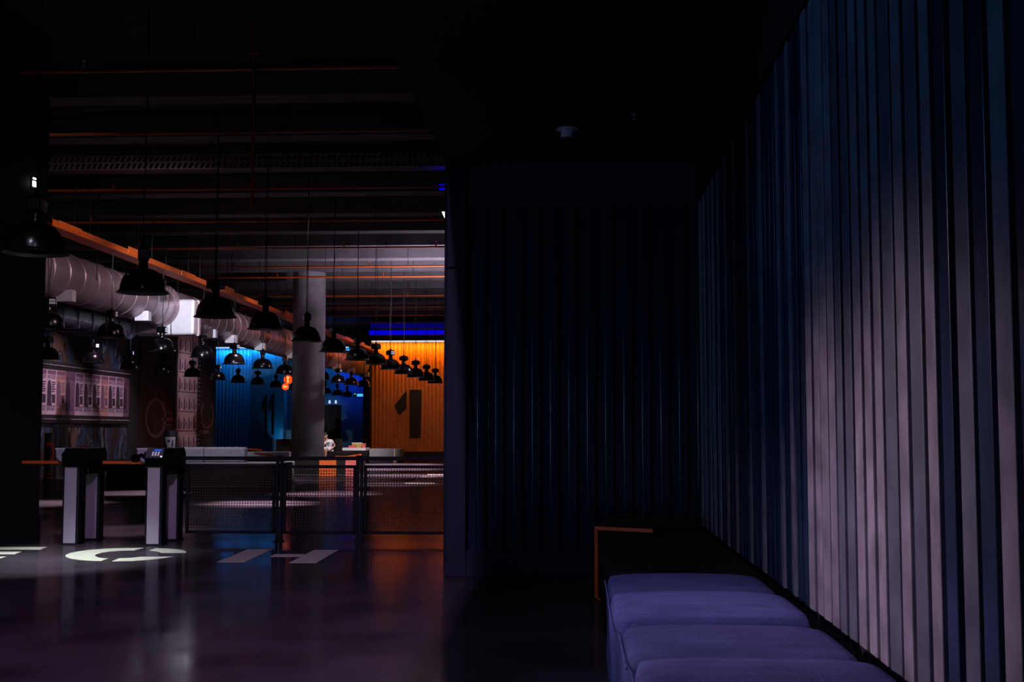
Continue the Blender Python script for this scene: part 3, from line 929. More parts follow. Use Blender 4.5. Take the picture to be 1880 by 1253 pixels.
# ------------------------------------------------------------------ turnstiles
def make_turnstile(loc, label, keypad):
    t = thing('turnstile', label, 'turnstile', loc, 0, 'tripod turnstiles at the gate')
    for (y0, nm) in ((0.0, 'front_post'), (0.55, 'rear_post')):
        mb = MB().box((-0.092, y0, 0.0), (0.092, y0 + 0.15, 0.90))
        post = mb.build(nm, M['frame'], t, bevel=0.02, seg=2)
        MB().box((-0.064, y0 - 0.006, 0.015), (0.064, y0 + 0.004, 0.885 if y0 == 0 else 0.80)).build('front_panel', M['steel'], post)
        MB().box((-0.10, y0 - 0.012, 0), (0.10, y0 + 0.165, 0.012)).build('base_plate', M['frame'], post)
    # housing, chamfered front and back
    prof = [(-0.02, 0.80), (-0.02, 0.895), (0.06, 1.0), (0.68, 1.0), (0.73, 0.94), (0.73, 0.74), (0.56, 0.74), (0.50, 0.72), (0.22, 0.72), (0.2, 0.80)]
    mb = MB().prism(prof, 'x', -0.098, 0.098)
    hs = mb.build('housing', M['lamp'], t, bevel=0.006)
    if keypad:
        n = Vector((0, -0.105, 0.08)).normalized()
        up_ = Vector((0, 0.08, 0.105)).normalized()
        c = Vector((0.0, 0.02, 0.9475)) + n * 0.003
        mb = MB()
        def quad(x0, x1, v0, v1, th, mb):
            a = [c + Vector((x, 0, 0)) + up_ * v for x, v in ((x0, v0), (x1, v0), (x1, v1), (x0, v1))]
            mb.add(a + [q + n * th for q in a], [(0, 1, 2, 3), (4, 5, 6, 7), (0, 1, 5, 4), (1, 2, 6, 5), (2, 3, 7, 6), (3, 0, 4, 7)])
        quad(-0.092, 0.092, -0.06, 0.06, 0.006, mb)
        kp = mb.build('keypad', M['steel_dark'], t)
        mb = MB()
        quad(-0.012, 0.066, 0.024, 0.046, 0.009, mb)
        mb.build('display', M['screen'], kp)
        for i in range(3):
            for j in range(3):
                mb = MB()
                quad(-0.026 + i * 0.030, -0.010 + i * 0.030, -0.036 + j * 0.018, -0.024 + j * 0.018, 0.010, mb)
                mb.build('key', M['key'], kp)
        mb = MB()
        quad(0.070, 0.084, -0.052, -0.042, 0.010, mb)
        mb.build('status_light', M['led_white'], kp)
        # card reader on a bent arm at the left
        mb = MB().tube([(-0.095, 0.03, 0.90), (-0.13, -0.02, 0.93), (-0.17, -0.05, 0.91)], 0.022, 8)
        mb.lathe([(0.001, -0.03), (0.045, -0.03), (0.045, 0.015), (0.001, 0.02)], (-0.175, -0.06, 0.90), 16, 'y')
        mb.build('card_reader', M['lamp'], t, smooth=True)
    # tripod head on the left
    poly = [(-0.098, 0.99), (-0.255, 0.99), (-0.255, 0.90), (-0.098, 0.77)]
    hd = MB().prism(poly, 'y', 0.20, 0.42).build('tripod_head', M['steel'], t, bevel=0.004)
    MB().box((-0.26, 0.195, 0.985), (-0.098, 0.425, 1.0)).build('head_cap', M['plate'], hd)
    MB().lathe([(0.001, -0.008), (0.04, -0.008), (0.04, 0.0)], (-0.15, 0.20, 0.925), 20, 'y').build('access_disc', M['frame'], hd)
    hub = Vector((-0.165, 0.31, 0.845))
    axis = Vector((-1, 0, -1)).normalized()
    MB().tube([hub - axis * 0.03, hub + axis * 0.05], 0.045, 14).build('hub', M['frame'], t, smooth=True)
    for d in (Vector((-1, 0, 0)), Vector((0.16, 0.50, -0.85)), Vector((0.22, 0.05, -0.97))):
        d.normalize()
        MB().tube([hub, hub + d * 0.50], 0.019, 10).build('arm', M['orange'], t, smooth=True)
    return t


M['steel_dark'] = mat('keypad_plate', (0.16, 0.15, 0.19), 0.4, metal=0.3)
pL = on_z(127, 1000.5, 0)
pR = on_z(280, 1002.0, 0)
make_turnstile((pL.x, pL.y, 0), 'grey and black turnstile without keypad, nearer the left wall', False)
make_turnstile((pR.x, pR.y, 0), 'grey and black turnstile with blue lit keypad, beside the mesh fence', True)

# ------------------------------------------------------------------ mesh fence
YFN = 12.95
posts = [513, 660]
spans = [(342, 505.5, 'left'), (520, 654, 'middle'), (668, 830, 'right')]


def fx(px):
    return on_y(px, 900, YFN).x


FX = fx(585)
fence = thing('mesh_fence', 'low dark steel gate fence with wire mesh panels right of the turnstiles', 'fence', (FX, YFN, 0))
for k, (a, b_, lab) in enumerate(spans):
    x0, x1 = fx(a) - FX, fx(b_) - FX
    z0, z1 = 0.085, 0.815
    mb = MB()
    g = 0.032
    mb.box((x0, -0.015, z1 - g), (x1, 0.015, z1)).box((x0, -0.015, z0), (x1, 0.015, z0 + g))
    mb.box((x0, -0.015, z0), (x0 + g, 0.015, z1)).box((x1 - g, -0.015, z0), (x1, 0.015, z1))
    pf = mb.build('panel_frame', M['frame'], fence, bevel=0.004)
    mb = MB()
    wdt = x1 - x0 - 2 * g
    n = int(wdt / 0.0285)
    for i in range(1, n):
        x = x0 + g + wdt * i / n
        mb.tube([(x, -0.002, z0 + g), (x, -0.002, z1 - g)], 0.0032, 4, caps=False)
    n = int((z1 - z0 - 2 * g) / 0.0285)
    for i in range(1, n):
        z = z0 + g + (z1 - z0 - 2 * g) * i / n
        mb.tube([(x0 + g, 0.002, z), (x1 - g, 0.002, z)], 0.0032, 4, caps=False)
    mb.build('wire_mesh', M['wire'], pf)
    MB().box((x0 - 0.04, -0.02, 0.868), (x1 + 0.04, 0.02, 0.908)).build('top_rail', M['frame'], fence, bevel=0.005)
for k, px in enumerate(posts):
    x = fx(px) - FX
    mb = MB()
    for s in (-1, 1):
        mb.box((x + s * 0.022 - 0.014, -0.022, 0.01), (x + s * 0.022 + 0.014, 0.022, 0.91))
    mb.box((x - 0.036, -0.025, 0.905), (x + 0.036, 0.025, 0.918))
    ps = mb.build('post', M['frame'], fence, bevel=0.004)
    MB().box((x - 0.05, -0.05, 0), (x + 0.05, 0.05, 0.012)).build('base_plate', M['frame'], ps)


# ------------------------------------------------------------------ poufs and bench in the niche
def pouf_mesh(w, d, h, seed, crown=0.02, n=20):
    """soft box: rounded edges, slightly crowned and dented top"""
    rnd = random.Random(seed)
    bm = bmesh.new()
    bmesh.ops.create_cube(bm, size=1.0)
    bmesh.ops.subdivide_edges(bm, edges=bm.edges[:], cuts=n, use_grid_fill=True)
    dents = [(rnd.uniform(-0.4, 0.4), rnd.uniform(-0.4, 0.4), rnd.uniform(0.05, 0.14), rnd.uniform(-0.010, 0.006)) for _ in range(9)]
    e = 7.0
    for v in bm.verts:
        x, y, z = v.co.x * 2, v.co.y * 2, v.co.z * 2
        # superellipsoid rounding
        m = max(abs(x), abs(y), abs(z))
        l = (abs(x) ** e + abs(y) ** e + abs(z) ** e) ** (1 / e)
        k = m / l if l else 1
        k = 1 + (k - 1) * 0.55
        x, y, z = x * k, y * k, z * k
        X, Y, Z = x / 2, y / 2, z / 2
        if z > 0.7:
            Z += crown / h * (1 - x * x) * (1 - y * y)
            for (dx, dy, s, a) in dents:
                q = ((X - dx) ** 2 + ((Y - dy) * 1.6) ** 2) / (s * s)
                Z += a / h * math.exp(-q)
        else:
            f = 1 + 0.012 * math.sin(z * 3 + seed)
            X *= f
            Y *= f
        v.co = (X * w, Y * d, (Z + 0.5) * h)
    me = bpy.data.meshes.new('pouf')
    bm.to_mesh(me)
    bm.free()
    me.materials.append(M['pouf'])
    me.shade_smooth()
    return me


HS = 0.48
ys = [on_z(1250, yy, HS).y for yy in (1049, 1086, 1136, 1203)]
ys.append(ys[-1] - 0.75)
ys.append(ys[-1] - 0.75)
labs = ['farthest violet grey pouf in the niche row, against the black bench', 'second violet grey pouf from the black bench, with a wrinkled top',
        'third violet grey pouf from the black bench, smooth and shaded', 'nearest violet grey pouf, at the bottom picture edge']
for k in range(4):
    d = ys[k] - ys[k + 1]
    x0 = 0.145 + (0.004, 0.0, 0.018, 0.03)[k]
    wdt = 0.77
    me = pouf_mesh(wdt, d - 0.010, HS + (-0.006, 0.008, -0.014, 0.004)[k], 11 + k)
    me.materials[0] = M['pouf_shaded'] if k in (0, 2) else M['pouf']
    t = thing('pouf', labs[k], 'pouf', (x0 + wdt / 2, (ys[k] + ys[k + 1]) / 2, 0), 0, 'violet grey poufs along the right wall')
    o = bpy.data.objects.new('cushion', me)
    C.objects.link(o)
    o.parent = t
    # stitched seam round the top edge
    mb = MB()
    hz = HS - 0.05
    a, b2 = wdt / 2 + 0.001, d / 2 - 0.02
    mb.tube([(-a, -b2, hz), (-a, b2, hz)], 0.004, 6)
    mb.build('seam', M['pouf'], t, smooth=True)
# black bench behind them
y0, y1 = ys[0] + 0.02, 9.55
t = thing('bench', 'black leather bench in the dark niche corner behind the violet poufs', 'bench', (0.53, (y0 + y1) / 2, 0))
h = (y1 - y0) / 2
MB().box((-0.36, -h, 0.0), (0.40, h, 0.30)).build('base', M['leather'], t, bevel=0.01)
MB().box((-0.37, -h, 0.30), (0.41, h - 0.25, 0.475)).build('seat', M['leather'], t, bevel=0.04, seg=3)
MB().box((-0.30, h - 0.25, 0.30), (0.41, h, 0.53)).build('back_cushion', M['leather'], t, bevel=0.04, seg=3)
# orange flat bar frame at its end
q0 = on_z(1095, 1102, 0.0)
yb_ = q0.y
zt = on_y(1095, 973, yb_).z
xv = q0.x
xe = on_y(1198, 979, yb_ - 0.22)
bf = bpy.data.objects.new('orange_frame', None)
C.objects.link(bf)
bf.parent = t
bf.location = (xv - t.location.x, yb_ - t.location.y, 0)
bf['label'] = 'orange flat steel frame at the end of the black bench'
t = bf
MB().box((-0.012, -0.02, 0.0), (0.012, 0.02, zt)).build('upright', M['orange'], t, bevel=0.002)
dx, dy = xe.x - xv, xe.y - yb_
MB().add([(-0.012, -0.02, zt), (-0.012, 0.02, zt), (dx, dy + 0.02, zt), (dx, dy - 0.02, zt), (-0.012, -0.02, zt + 0.024), (-0.012, 0.02, zt + 0.024), (dx, dy + 0.02, zt + 0.024), (dx, dy - 0.02, zt + 0.024)],
         [(0, 1, 2, 3), (4, 5, 6, 7), (0, 1, 5, 4), (1, 2, 6, 5), (2, 3, 7, 6), (3, 0, 4, 7)]).build('top_bar', M['orange'], t)
MB().box((-0.012, -0.02, 0.0), (0.045, 0.02, 0.014)).build('foot', M['orange'], t)

# ------------------------------------------------------------------ seating inside the hall
def seat_block(name, label, cat, px0, px1, y, z0, z1, depth, m, group=None, bevel=0.03, base=None, straps=()):
    x0, x1 = on_y(px0, 840, y).x, on_y(px1, 840, y).x
    t = thing(name, label, cat, ((x0 + x1) / 2, y + depth / 2, 0), 0, group)
    hw = (x1 - x0) / 2
    if base:
        MB().box((-hw, -depth / 2, 0.0), (hw, depth / 2, z0)).build('base', base, t, bevel=0.01)
    MB().box((-hw, -depth / 2, z0), (hw, depth / 2, z1)).build('cushion', m, t, bevel=bevel, seg=3)
    for (px, wpx, mm, nm) in straps:
        cx = on_y(px, 840, y).x - (x0 + x1) / 2
        ww = wpx * y / F / 2
        MB().box((cx - ww, -depth / 2 - 0.012, 0.0), (cx + ww, -depth / 2 - 0.002, z1 + 0.006)).build(nm, mm, t)
    return t


# long black platform with two grey back cushions
ya = 25.6
x0, x1 = on_y(196, 840, ya).x, on_y(519, 840, ya).x
t = thing('platform_bench', 'long dark platform bench behind the turnstiles and left fence panel', 'bench', ((x0 + x1) / 2, ya + 0.45, 0))
hw = (x1 - x0) / 2
MB().box((-hw, -0.45, 0.0), (hw, 0.45, 0.46)).build('base', M['leather'], t, bevel=0.01)
MB().box((-hw, -0.45, 0.46), (hw, 0.45, 0.49)).build('seat', M['grey_fabric'], t, bevel=0.012)
for (a, b_, lab, yy) in ((333, 372, 'rounded grey back cushion standing on the platform bench, nearer the turnstile', ya + 0.1),
                         (372.5, 449, 'long grey back cushion standing on the platform bench, farther from the turnstile', ya + 0.12)):
    xa, xb = on_y(a, 830, yy).x, on_y(b_, 830, yy).x
    zb = on_y(400, 821.5, yy).z
    o = MB().box((xa, yy, 0.49), (xb, yy + 0.28, zb)).build('back_cushion', M['grey_fabric'], bevel=0.05, seg=4, origin=((xa + xb) / 2, yy + 0.14, 0.49))
    tag(o, lab, 'cushion', 'grey cushions on the platform bench')
seat_block('pouf', 'narrow pale pouf beside the left fence post, at the platform bench end', 'pouf', 516, 532.5, 27.0, 0.02, 0.475, 0.5, M['grey_fabric'], bevel=0.03, base=M['leather'],
           straps=((518.5, 4, M['orange'], 'strap'),))
tb = seat_block('bench', 'dark bench with orange and coral end panels before the round column', 'bench', 533, 661, 31.0, 0.06, 0.48, 0.8, M['leather'], base=M['black'],
           straps=((602, 31.5, M['orange'], 'orange_panel'), (645.5, 22, M['pink_panel'], 'coral_panel')))
# orange angle bar on that bench
p = on_y(652, 836, 31.2)
bf = bpy.data.objects.new('orange_bar', None)
C.objects.link(bf)
bf.parent = tb
bf.location = (p.x - tb.location.x, 31.2 - tb.location.y, 0.48)
t = bf
MB().box((-0.52, 0.0, 0.0), (0.14, 0.05, 0.03)).build('bar', M['orange'], t)
MB().box((0.09, -0.02, 0.0), (0.155, 0.05, 0.08)).build('end_plate', M['orange'], t)
MB().add([(-0.3, 0.1, 0.0), (0.14, 0.06, 0.06), (0.14, 0.11, 0.06), (-0.3, 0.15, 0.0), (-0.3, 0.1, 0.02), (0.14, 0.06, 0.085), (0.14, 0.11, 0.085), (-0.3, 0.15, 0.02)],
         [(0, 1, 2, 3), (4, 5, 6, 7), (0, 1, 5, 4), (1, 2, 6, 5), (2, 3, 7, 6), (3, 0, 4, 7)]).build('slanted_bar', M['orange'], t)
# steel topped bench left of the column
tb = seat_block('bench', 'dark bench with a glossy pale top left of the round column', 'bench', 452, 531, 34.0, 0.40, 0.56, 0.9, M['white_plastic'], base=M['leather'], bevel=0.02)
for (a, b_, py0, py1, lab) in ((450, 480, 825, 827, 'upper short orange bar across the bench left of the column'), (466, 500, 832, 836, 'lower slanted orange bar across the bench left of the column')):
    pa, pb = on_y(a, py0, 33.9), on_y(b_, py1, 33.9)
    MB().tube([(pa.x - tb.location.x, 33.96 - tb.location.y, pa.z), (pb.x - tb.location.x, 33.96 - tb.location.y, pb.z)], 0.028, 6).build('orange_rail', M['orange'], tb)
# dark back block behind
seat_block('seat_block', 'low black block in the dark between the 11 panel and the column', 'seat', 506, 530, 46.0, 0.05, 0.82, 0.8, M['leather'], base=M['black'])
# far grey benches below the orange wall
seat_block('bench', 'far grey bench with mustard band in front of the orange wall', 'bench', 677.5, 735, 43.5, 0.10, 0.50, 0.9, M['grey_fabric'], base=M['black'],
           straps=((724, 2.6, M['white_plastic'], 'edge_strip'), (727.3, 4.0, M['yellow'], 'mustard_band')))
seat_block('table', 'far low table with pale top where the bright boxes stand', 'table', 624, 671, 43.0, 0.44, 0.535, 0.9, M['white_plastic'], base=M['leather'], bevel=0.01)
for (a, b_, z0, z1, m, lab, nm) in ((640, 652, 0.535, 0.62, 'pink_panel', 'left red box on the far pale table', 'box'),
                                    (646, 664, 0.535, 0.72, 'yellow', 'mustard yellow box on the far pale table', 'box'),
                                    (664.5, 670.5, 0.535, 0.69, 'pink_panel', 'right red box on the far pale table', 'box')):
    yy = 43.1 if a != 646 else 43.3
    xa, xb = on_y(a, 815, yy).x, on_y(b_, 815, yy).x
    t = thing(nm, lab, 'box', ((xa + xb) / 2, yy + 0.09, z0), 0, 'boxes on the far table')
    hw, hh = (xb - xa) / 2, z1 - z0
    MB().box((-hw, -0.09, 0), (hw, 0.09, hh * 0.75)).build('body', M[m], t, bevel=0.006)
    MB().box((-hw - 0.006, -0.096, hh * 0.75), (hw + 0.006, 0.096, hh)).build('lid', M['letter'] if m == 'yellow' else M[m], t, bevel=0.006)
tb = seat_block('bench', 'black bench on which the person in white sits', 'bench', 586, 639, 41.6, 0.05, 0.44, 0.9, M['leather'], base=M['black'])
xa, xb = on_y(611, 840, 41.9).x - tb.location.x, on_y(624, 840, 41.9).x - tb.location.x
MB().box((xa, 0.1, 0.44), (xb, 0.3, 0.86)).build('seat_back', M['leather'], tb, bevel=0.02)


# ------------------------------------------------------------------ person
def skinned(name, verts, edges, radii, m, parent=None, root=0, sub=1):
    me = bpy.data.meshes.new(name)
    me.from_pydata([tuple(v) for v in verts], edges, [])
    me.materials.append(m)
    o = bpy.data.objects.new(name, me)
    C.objects.link(o)
    if parent:
        o.parent = parent
    md = o.modifiers.new('skin', 'SKIN')
    md.use_smooth_shade = True
    for i, r in enumerate(radii):
        rr = r if isinstance(r, tuple) else (r, r)
        me.skin_vertices[0].data[i].radius = rr
        me.skin_vertices[0].data[i].use_root = (i == root)
    s = o.modifiers.new('sub', 'SUBSURF')
    s.levels = sub
    s.render_levels = sub
    return o


p = on_y(597, 822, 41.55)
PX, PY, PZ = p.x, 41.72, 0.44
t = thing('person', 'person in white shirt and shorts sitting on a far bench right of the column', 'person', (PX, PY, PZ))
# local frame: x to the right, -y towards the camera, z up from the seat; a small figure bent forward, chin on hand
V, E, RR = [], [], []


def jv(x, y, z, r, par=None):
    V.append((x, y, z))
    RR.append(r)
    if par is not None:
        E.append((par, len(V) - 1))
    return len(V) - 1


pel = jv(0.06, 0.05, 0.09, (0.12, 0.09))
bel = jv(0.09, 0.01, 0.20, (0.11, 0.08), pel)
che = jv(0.10, -0.06, 0.32, (0.12, 0.085), bel)
nek = jv(0.04, -0.12, 0.415, 0.04, che)
hd1 = jv(0.0, -0.16, 0.46, 0.05, nek)
hips = []
for s, kx, fx_ in ((-1, -0.05, -0.04), (1, 0.06, 0.02)):
    h1 = jv(0.06 + s * 0.07, 0.0, 0.07, 0.075, pel)
    k1 = jv(kx, -0.30, 0.06, 0.055, h1)
    c1 = jv((kx + fx_) / 2, -0.32, -0.14, 0.045, k1)
    a1 = jv(fx_, -0.30, -0.36, 0.030, c1)
    jv(fx_ - 0.01, -0.40, -0.405, 0.028, a1)
# right arm akimbo, hand on the bench
sh = jv(0.21, -0.04, 0.345, 0.045, che)
el = jv(0.30, 0.02, 0.19, 0.035, sh)
wr = jv(0.19, -0.08, 0.075, 0.026, el)
pm = jv(0.15, -0.11, 0.055, (0.032, 0.018), wr)
for k, (dx, dy) in enumerate(((-0.05, -0.035), (-0.06, -0.012), (-0.058, 0.008), (-0.045, 0.025))):
    f1 = jv(0.15 + dx * 0.6, -0.11 + dy * 0.8, 0.05, 0.009, pm)
    jv(0.15 + dx * 1.3, -0.11 + dy * 1.0, 0.038, 0.008, f1)
th = jv(0.155, -0.145, 0.055, 0.009, pm)
jv(0.135, -0.17, 0.05, 0.008, th)
# left arm: elbow on knee, hand at the chin
sh = jv(0.0, -0.12, 0.335, 0.042, che)
el = jv(-0.06, -0.27, 0.17, 0.034, sh)
wr = jv(-0.05, -0.24, 0.345, 0.024, el)
pm = jv(-0.045, -0.225, 0.385, (0.03, 0.018), wr)
for k, dx in enumerate((-0.03, -0.012, 0.006, 0.022)):
    f1 = jv(-0.045 + dx, -0.235, 0.42, 0.009, pm)
    jv(-0.035 + dx, -0.215, 0.44, 0.008, f1)
th = jv(-0.01, -0.225, 0.395, 0.009, pm)
jv(0.0, -0.215, 0.42, 0.008, th)
body = skinned('body', V, E, RR, M['skin'], t)
# head with face features
mb = MB()
prof = [(0.001, -0.115), (0.035, -0.11), (0.06, -0.085), (0.074, -0.04), (0.082, 0.01), (0.083, 0.045), (0.07, 0.085), (0.04, 0.11), (0.001, 0.118)]
mb.lathe(prof, n=20)
mb.lathe([(0.001, -0.03), (0.014, -0.022), (0.011, 0.0), (0.005, 0.024)], (-0.035, -0.078, -0.01), 8)
mb.lathe([(0.001, -0.03), (0.012, -0.02), (0.014, 0.01), (0.001, 0.03)], (0.082, 0.005, 0.0), 8)
mb.lathe([(0.001, -0.03), (0.012, -0.02), (0.014, 0.01), (0.001, 0.03)], (-0.082, 0.005, 0.0), 8)
head = mb.build('head', M['skin'], t, smooth=True)
head.location = (-0.005, -0.18, 0.535)
head.rotation_euler = (R(12), R(-12), 0)
for sx in (-0.062, 0.0):
    MB().lathe([(0.001, -0.009), (0.009, 0.0), (0.001, 0.009)], (sx, -0.073, 0.018), 8).build('eye', M['hair'], head)
MB().box((-0.055, -0.078, -0.062), (-0.012, -0.06, -0.054)).build('mouth', M['red_ink'], head)
mb = MB()
mb.lathe([(0.088, 0.03), (0.091, 0.05), (0.078, 0.092), (0.045, 0.12), (0.001, 0.128)], n=20)
mb.lathe([(0.001, -0.06), (0.06, -0.05), (0.086, 0.0), (0.09, 0.05), (0.05, 0.11), (0.001, 0.12)], (0.008, 0.022, 0.0), 20)
mb.build('hair', M['hair'], head, smooth=True)
# shirt and shorts over the body
V, E, RR = [], [], []
a = jv(0.07, 0.04, 0.13, (0.135, 0.105))
b1 = jv(0.092, 0.01, 0.21, (0.125, 0.095), a)
c1 = jv(0.10, -0.055, 0.32, (0.132, 0.095), b1)
jv(0.065, -0.10, 0.385, (0.06, 0.055), c1)
s1 = jv(0.20, -0.045, 0.35, 0.06, c1)
jv(0.262, -0.005, 0.265, 0.056, s1)
s2 = jv(0.01, -0.11, 0.335, 0.057, c1)
jv(-0.025, -0.19, 0.26, 0.052, s2)
shirt = skinned('shirt', V, E, RR, M['white_cloth'], t)
MB().box((0.05, -0.172, 0.25), (0.15, -0.155, 0.31)).build('shirt_print', M['print'], t)
V, E, RR = [], [], []
a = jv(0.06, 0.05, 0.08, (0.14, 0.105))
for s, kx in ((-1, -0.04), (1, 0.065)):
    h1 = jv(0.06 + s * 0.07, 0.0, 0.075, 0.092, a)
    jv(kx, -0.25, 0.062, 0.078, h1)
skinned('shorts', V, E, RR, M['white_cloth'], t)
for s in ((-0.05, -0.37, -0.42), (0.01, -0.37, -0.42)):
    MB().box((s[0] - 0.04, s[1] - 0.08, -0.44), (s[0] + 0.04, s[1] + 0.1, -0.37)).build('shoe', M['white_cloth'], t, bevel=0.02, seg=3)

# ------------------------------------------------------------------ poster wall
XP = XW + 0.02


def py_(px):
    return on_x(px, 720, XP + 0.1).y


def text_mesh(body, size, m, cache={}):
    key = (body, size, m.name)
    if key not in cache:
        cu = bpy.data.curves.new('title', 'FONT')
        cu.body = body
        cu.size = size
        cu.extrude = 0.001
        tmp = bpy.data.objects.new('title_curve', cu)
        C.objects.link(tmp)
        me = bpy.data.meshes.new_from_object(tmp.evaluated_get(bpy.context.evaluated_depsgraph_get()))
        me.materials.clear()
        me.materials.append(m)
        bpy.data.objects.remove(tmp)
        bpy.data.curves.remove(cu)
        cache[key] = me
    return cache[key]


# marquee board with bulbs
yA, yB = py_(57), py_(240)
t = thing('marquee_board', 'black board edged with white bulbs behind the row of posters', 'board', (XW + 0.035, (yA + yB) / 2, 0))
hw = (yB - yA) / 2
K = abs(XP) / 12.6
zt0, zb0 = 1.2 + 0.122 * abs(XP), 1.2 + 0.019 * abs(XP)
MB().box((0.0, -hw, zb0 - 0.1), (0.06, hw, zt0 + 0.1)).build('board', M['black'], t, bevel=0.01)
bulb = None
n = 46
for zz in (zt0, zb0):
    for i in range(n):
        yy = -hw + 0.12 + (2 * hw - 0.24) * i / (n - 1)
        if bulb is None:
            bulb = MB().lathe([(0.001, 0.060), (0.012, 0.056), (0.019, 0.04), (0.017, 0.02), (0.010, 0.0)], (0, 0, 0), 10, 'x').build('bulb', M['bulb'], t, smooth=True)
            o = bulb
        else:
            o = bulb.copy()
            C.objects.link(o)
            o.parent = t
        o.location = (0.06, yy, zz)
edges = [60, 68.4, 87.4, 104.7, 122, 139.4, 155, 171.2, 186.3, 200.3, 214.2, 228.2, 238.6]
kinds = 'tAAtpAAAtAAp'
pz1, pz0 = 1.2 + 0.113 * abs(XP), 1.2 + 0.0275 * abs(XP)
H = pz1 - pz0
for i in range(12):
    y0, y1 = py_(edges[i]), py_(edges[i + 1])
    wd = y1 - y0 - 0.012
    kd = kinds[i]
    paper = {'A': M['paper'], 't': M['paper_tan'], 'p': M['paper_plum']}[kd]
    ink = {'A': M['ink'], 't': M['ink_soft'], 'p': M['ink']}[kd]
    lab = {'A': 'pale violet', 't': 'tan', 'p': 'plum dark'}[kd]
    t = thing('poster', '%s concert poster, %s from the left in the bulb lit row' % (lab, ORD[i]), 'poster', (XW + 0.098, y0, pz0), 0, 'posters in the bulb edged row')
    MB().box((0.0, 0.0, 0.0), (0.006, wd, H)).build('sheet', paper, t)
    if wd < 0.3:
        off, full = 0.72 - wd, 0.72
    else:
        off, full = 0.0, wd
    mb = MB()
    mb.box((0.006, 0.02 * wd, 0.90 * H), (0.008, 0.92 * wd, 0.985 * H))
    mb.build('header_band', M['ink_soft'], t)
    MB().box((0.006, 0.0, 0.19 * H), (0.008, wd, 0.205 * H)).build('footer_line', M['ink_soft'], t)
    # hooded dark statue under an arch
    mb = MB()
    x0, x1 = 0.03 * wd, 0.44 * wd
    c = (x0 + x1) / 2
    q = (x1 - x0) / 2
    poly = [(x0, 0.205 * H), (x1 + 0.1 * wd, 0.205 * H), (x1 + 0.03 * wd, 0.34 * H), (x1 + 0.01 * wd, 0.60 * H), (c + q * 0.85, 0.68 * H), (c + q * 0.6, 0.745 * H),
            (c, 0.77 * H), (c - q * 0.6, 0.745 * H), (c - q * 0.9, 0.68 * H), (x0, 0.55 * H)]
    mb.prism(poly, 'x', 0.006, 0.0085)
    mb.build('figure_print', ink, t)
    mb = MB()
    for r_ in range(5):
        zz = (0.72 - 0.05 * r_) * H
        mb.box((0.006, (0.50 + 0.02 * (r_ % 2)) * wd, zz - 0.016 * H), (0.0085, (0.88 - 0.05 * (r_ % 3)) * wd, zz + 0.012 * H))
    mb.box((0.006, 0.52 * wd, 0.38 * H), (0.0085, 0.9 * wd, 0.45 * H))
    mb.box((0.006, 0.56 * wd, 0.26 * H), (0.0085, 0.9 * wd, 0.38 * H))
    mb.build('text_print', M['ink_soft'] if kd != 'A' else ink, t)
    for zz in (0.80, 0.095):
        o = bpy.data.objects.new('title', text_mesh('#ROGER' if wd >= 0.3 else 'GER', 0.145 * (1.0 if wd >= 0.5 else 0.9), ink))
        C.objects.link(o)
        o.parent = t
        o.rotation_euler = (PI / 2, 0, PI / 2)
        o.location = (0.0085, 0.04 * wd, zz * H)
        o.scale = (0.94 * wd / (0.62 if wd >= 0.3 else 0.33), 1, 1)

# murals
yA, yB = py_(40), py_(239.5)
o = MB().box((0, 0, 0.35), (0.018, yB - yA, 5.2)).build('mural_panel', M['mural_blue'], origin=None)
o.location = (XW + 0.008, yA, 0)
tag(o, 'blue, tan and black painted mural around the posters', 'mural')
yA, yB = py_(262), py_(386)
mb = MB()
mb.box((0, 0, 0.3), (0.018, yB - yA, 5.3))
mb.mi = 1
for (pxc, pyc, rr) in ((286, 768, 0.62), (380, 762, 0.5)):
    q = on_x(pxc, pyc, XW + 0.02)
    n = 30
    for k in range(n):
        a0, a1 = 2 * PI * k / n, 2 * PI * (k + 1) / n
        if 0.9 < a0 < 2.0 and pxc == 380:
            continue
        P4 = [(0.02, q.y - yA + r_ * math.cos(a) * 1.5, q.z + r_ * math.sin(a)) for r_, a in ((rr, a0), (rr, a1), (rr * 0.84, a1), (rr * 0.84, a0))]
        mb.add(P4, [(0, 1, 2, 3)])
for (a, b_, y0_, y1_) in ((300, 318, 757, 760), (296, 320, 768, 773), (300, 325, 780, 782), (365, 383, 790, 797), (284, 288, 715, 730), (296, 299, 712, 728)):
    qa, qb = on_x(a, y0_, XW + 0.02), on_x(b_, y1_, XW + 0.02)
    mb.add([(0.02, qa.y - yA, qa.z), (0.02, qb.y - yA, qa.z), (0.02, qb.y - yA, qb.z), (0.02, qa.y - yA, qb.z)], [(0, 1, 2, 3)])
o = mb.build('mural_panel', [M['mural_brown'], M['paper_plum']])
o.location = (XW + 0.008, yA, 0)
tag(o, 'dark brown mural with faint wheel shapes behind the tall poster strip', 'mural')
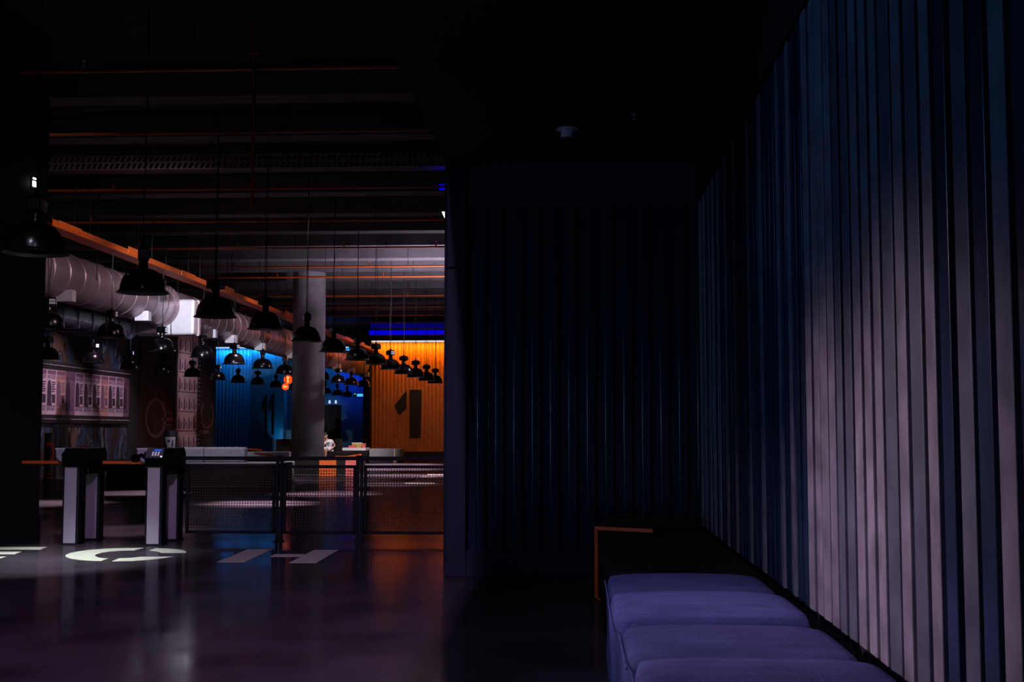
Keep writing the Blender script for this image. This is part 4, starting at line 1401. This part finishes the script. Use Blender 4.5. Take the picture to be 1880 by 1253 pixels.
# tall poster strip with bulbs both sides
yA, yB = on_x(325, 720, XW + 0.05).y, on_x(361, 720, XW + 0.05).y
za, zb = on_x(340, 828, XW).z, on_x(340, 615, XW).z
t = thing('poster_strip', 'tall pinkish poster strip edged with small bulbs on the brown mural', 'poster', (XW + 0.045, yA, 0))
MB().box((0, 0, za), (0.03, yB - yA, zb)).build('sheet', M['paper'], t)
mb = MB()
L = yB - yA
nz = 6
for r_ in range(nz):
    z0_ = za + (zb - za) * r_ / nz
    hz = (zb - za) / nz
    mb.box((0.03, 0.0, z0_), (0.033, L, z0_ + 0.03))
    for c_ in range(4):
        c0 = L * (c_ + 0.18) / 4
        mb.prism([(c0, z0_ + 0.12 * hz), (c0 + L * 0.09, z0_ + 0.12 * hz), (c0 + L * 0.075, z0_ + 0.6 * hz), (c0 + L * 0.045, z0_ + 0.78 * hz), (c0 + 0.01 * L, z0_ + 0.6 * hz)], 'x', 0.03, 0.034)
        mb.box((0.03, c0 + L * 0.13, z0_ + 0.2 * hz), (0.033, c0 + L * 0.18, z0_ + 0.5 * hz))
mb.build('figure_print', M['ink_soft'], t)
for yy in (-0.14, L + 0.14):
    MB().box((-0.01, yy - 0.09, za), (0.02, yy + 0.09, zb)).build('bulb_rail', M['black'], t)
    for i in range(26):
        o = bulb.copy()
        C.objects.link(o)
        o.parent = t
        o.location = (0.02, yy, za + (zb - za) * (i + 0.5) / 26)

# black drums with emblems
for k, (px, yy, zt_, rr) in enumerate(((92.5, 27.6, 1.11, 0.135), (313, 25.0, 1.17, 0.14))):
    x = on_y(px, 830, yy).x
    t = thing('display_drum', ('black drum with a red ring emblem below the posters', 'black drum with a white mask emblem behind the keypad turnstile')[k], 'display stand', (x, yy, 0))
    MB().lathe([(0.001, 0.0), (rr * 1.15, 0.0), (rr * 1.15, 0.04), (rr, 0.05), (rr, zt_ - 0.02), (rr - 0.015, zt_), (0.001, zt_)], n=28).build('drum', M['black'], t, smooth=True)

    def wrap(u, z, r=rr + 0.004):
        a = -PI / 2 + u / rr + (0.25 if k == 0 else 0.2)
        return (r * math.cos(a), r * math.sin(a), z)
    mb = MB()
    if k == 0:
        for i in range(28):
            a0, a1 = 2 * PI * i / 28, 2 * PI * (i + 1) / 28
            if 3.9 < a0 < 4.6:
                continue
            q = [wrap(0.12 * math.cos(a) * s_, 0.66 + 0.25 * math.sin(a) * s_) for s_, a in ((1, a0), (1, a1), (0.62, a1), (0.62, a0))]
            mb.add(q, [(0, 1, 2, 3)])
        for r_ in range(2):
            for c_ in range(4):
                u = -0.09 + c_ * 0.05
                z = 0.16 - r_ * 0.09
                mb.add([wrap(u, z), wrap(u + 0.035, z), wrap(u + 0.035, z + 0.035), wrap(u, z + 0.035)], [(0, 1, 2, 3)])
        mb.build('emblem', M['red_ink'], t)
    else:
        def patch(u0, u1, z0, z1, u2=None, u3=None):
            u2 = u0 if u2 is None else u2
            u3 = u1 if u3 is None else u3
            nn = 5
            for i in range(nn):
                f0, f1 = i / nn, (i + 1) / nn
                mb.add([wrap(u0 + (u1 - u0) * f0, z0), wrap(u0 + (u1 - u0) * f1, z0), wrap(u2 + (u3 - u2) * f1, z1), wrap(u2 + (u3 - u2) * f0, z1)], [(0, 1, 2, 3)])
        patch(-0.10, 0.11, 0.98, 1.04, -0.12, 0.12)
        patch(-0.09, -0.04, 0.93, 0.98, -0.10, -0.06)
        patch(0.0, 0.04, 0.93, 0.98, 0.0, 0.05)
        patch(0.07, 0.11, 0.86, 0.98)
        patch(-0.05, 0.03, 0.80, 0.93, -0.08, 0.04)
        patch(0.05, 0.11, 0.78, 0.85, 0.05, 0.11)
        mb.build('emblem', M['white_ink'], t)
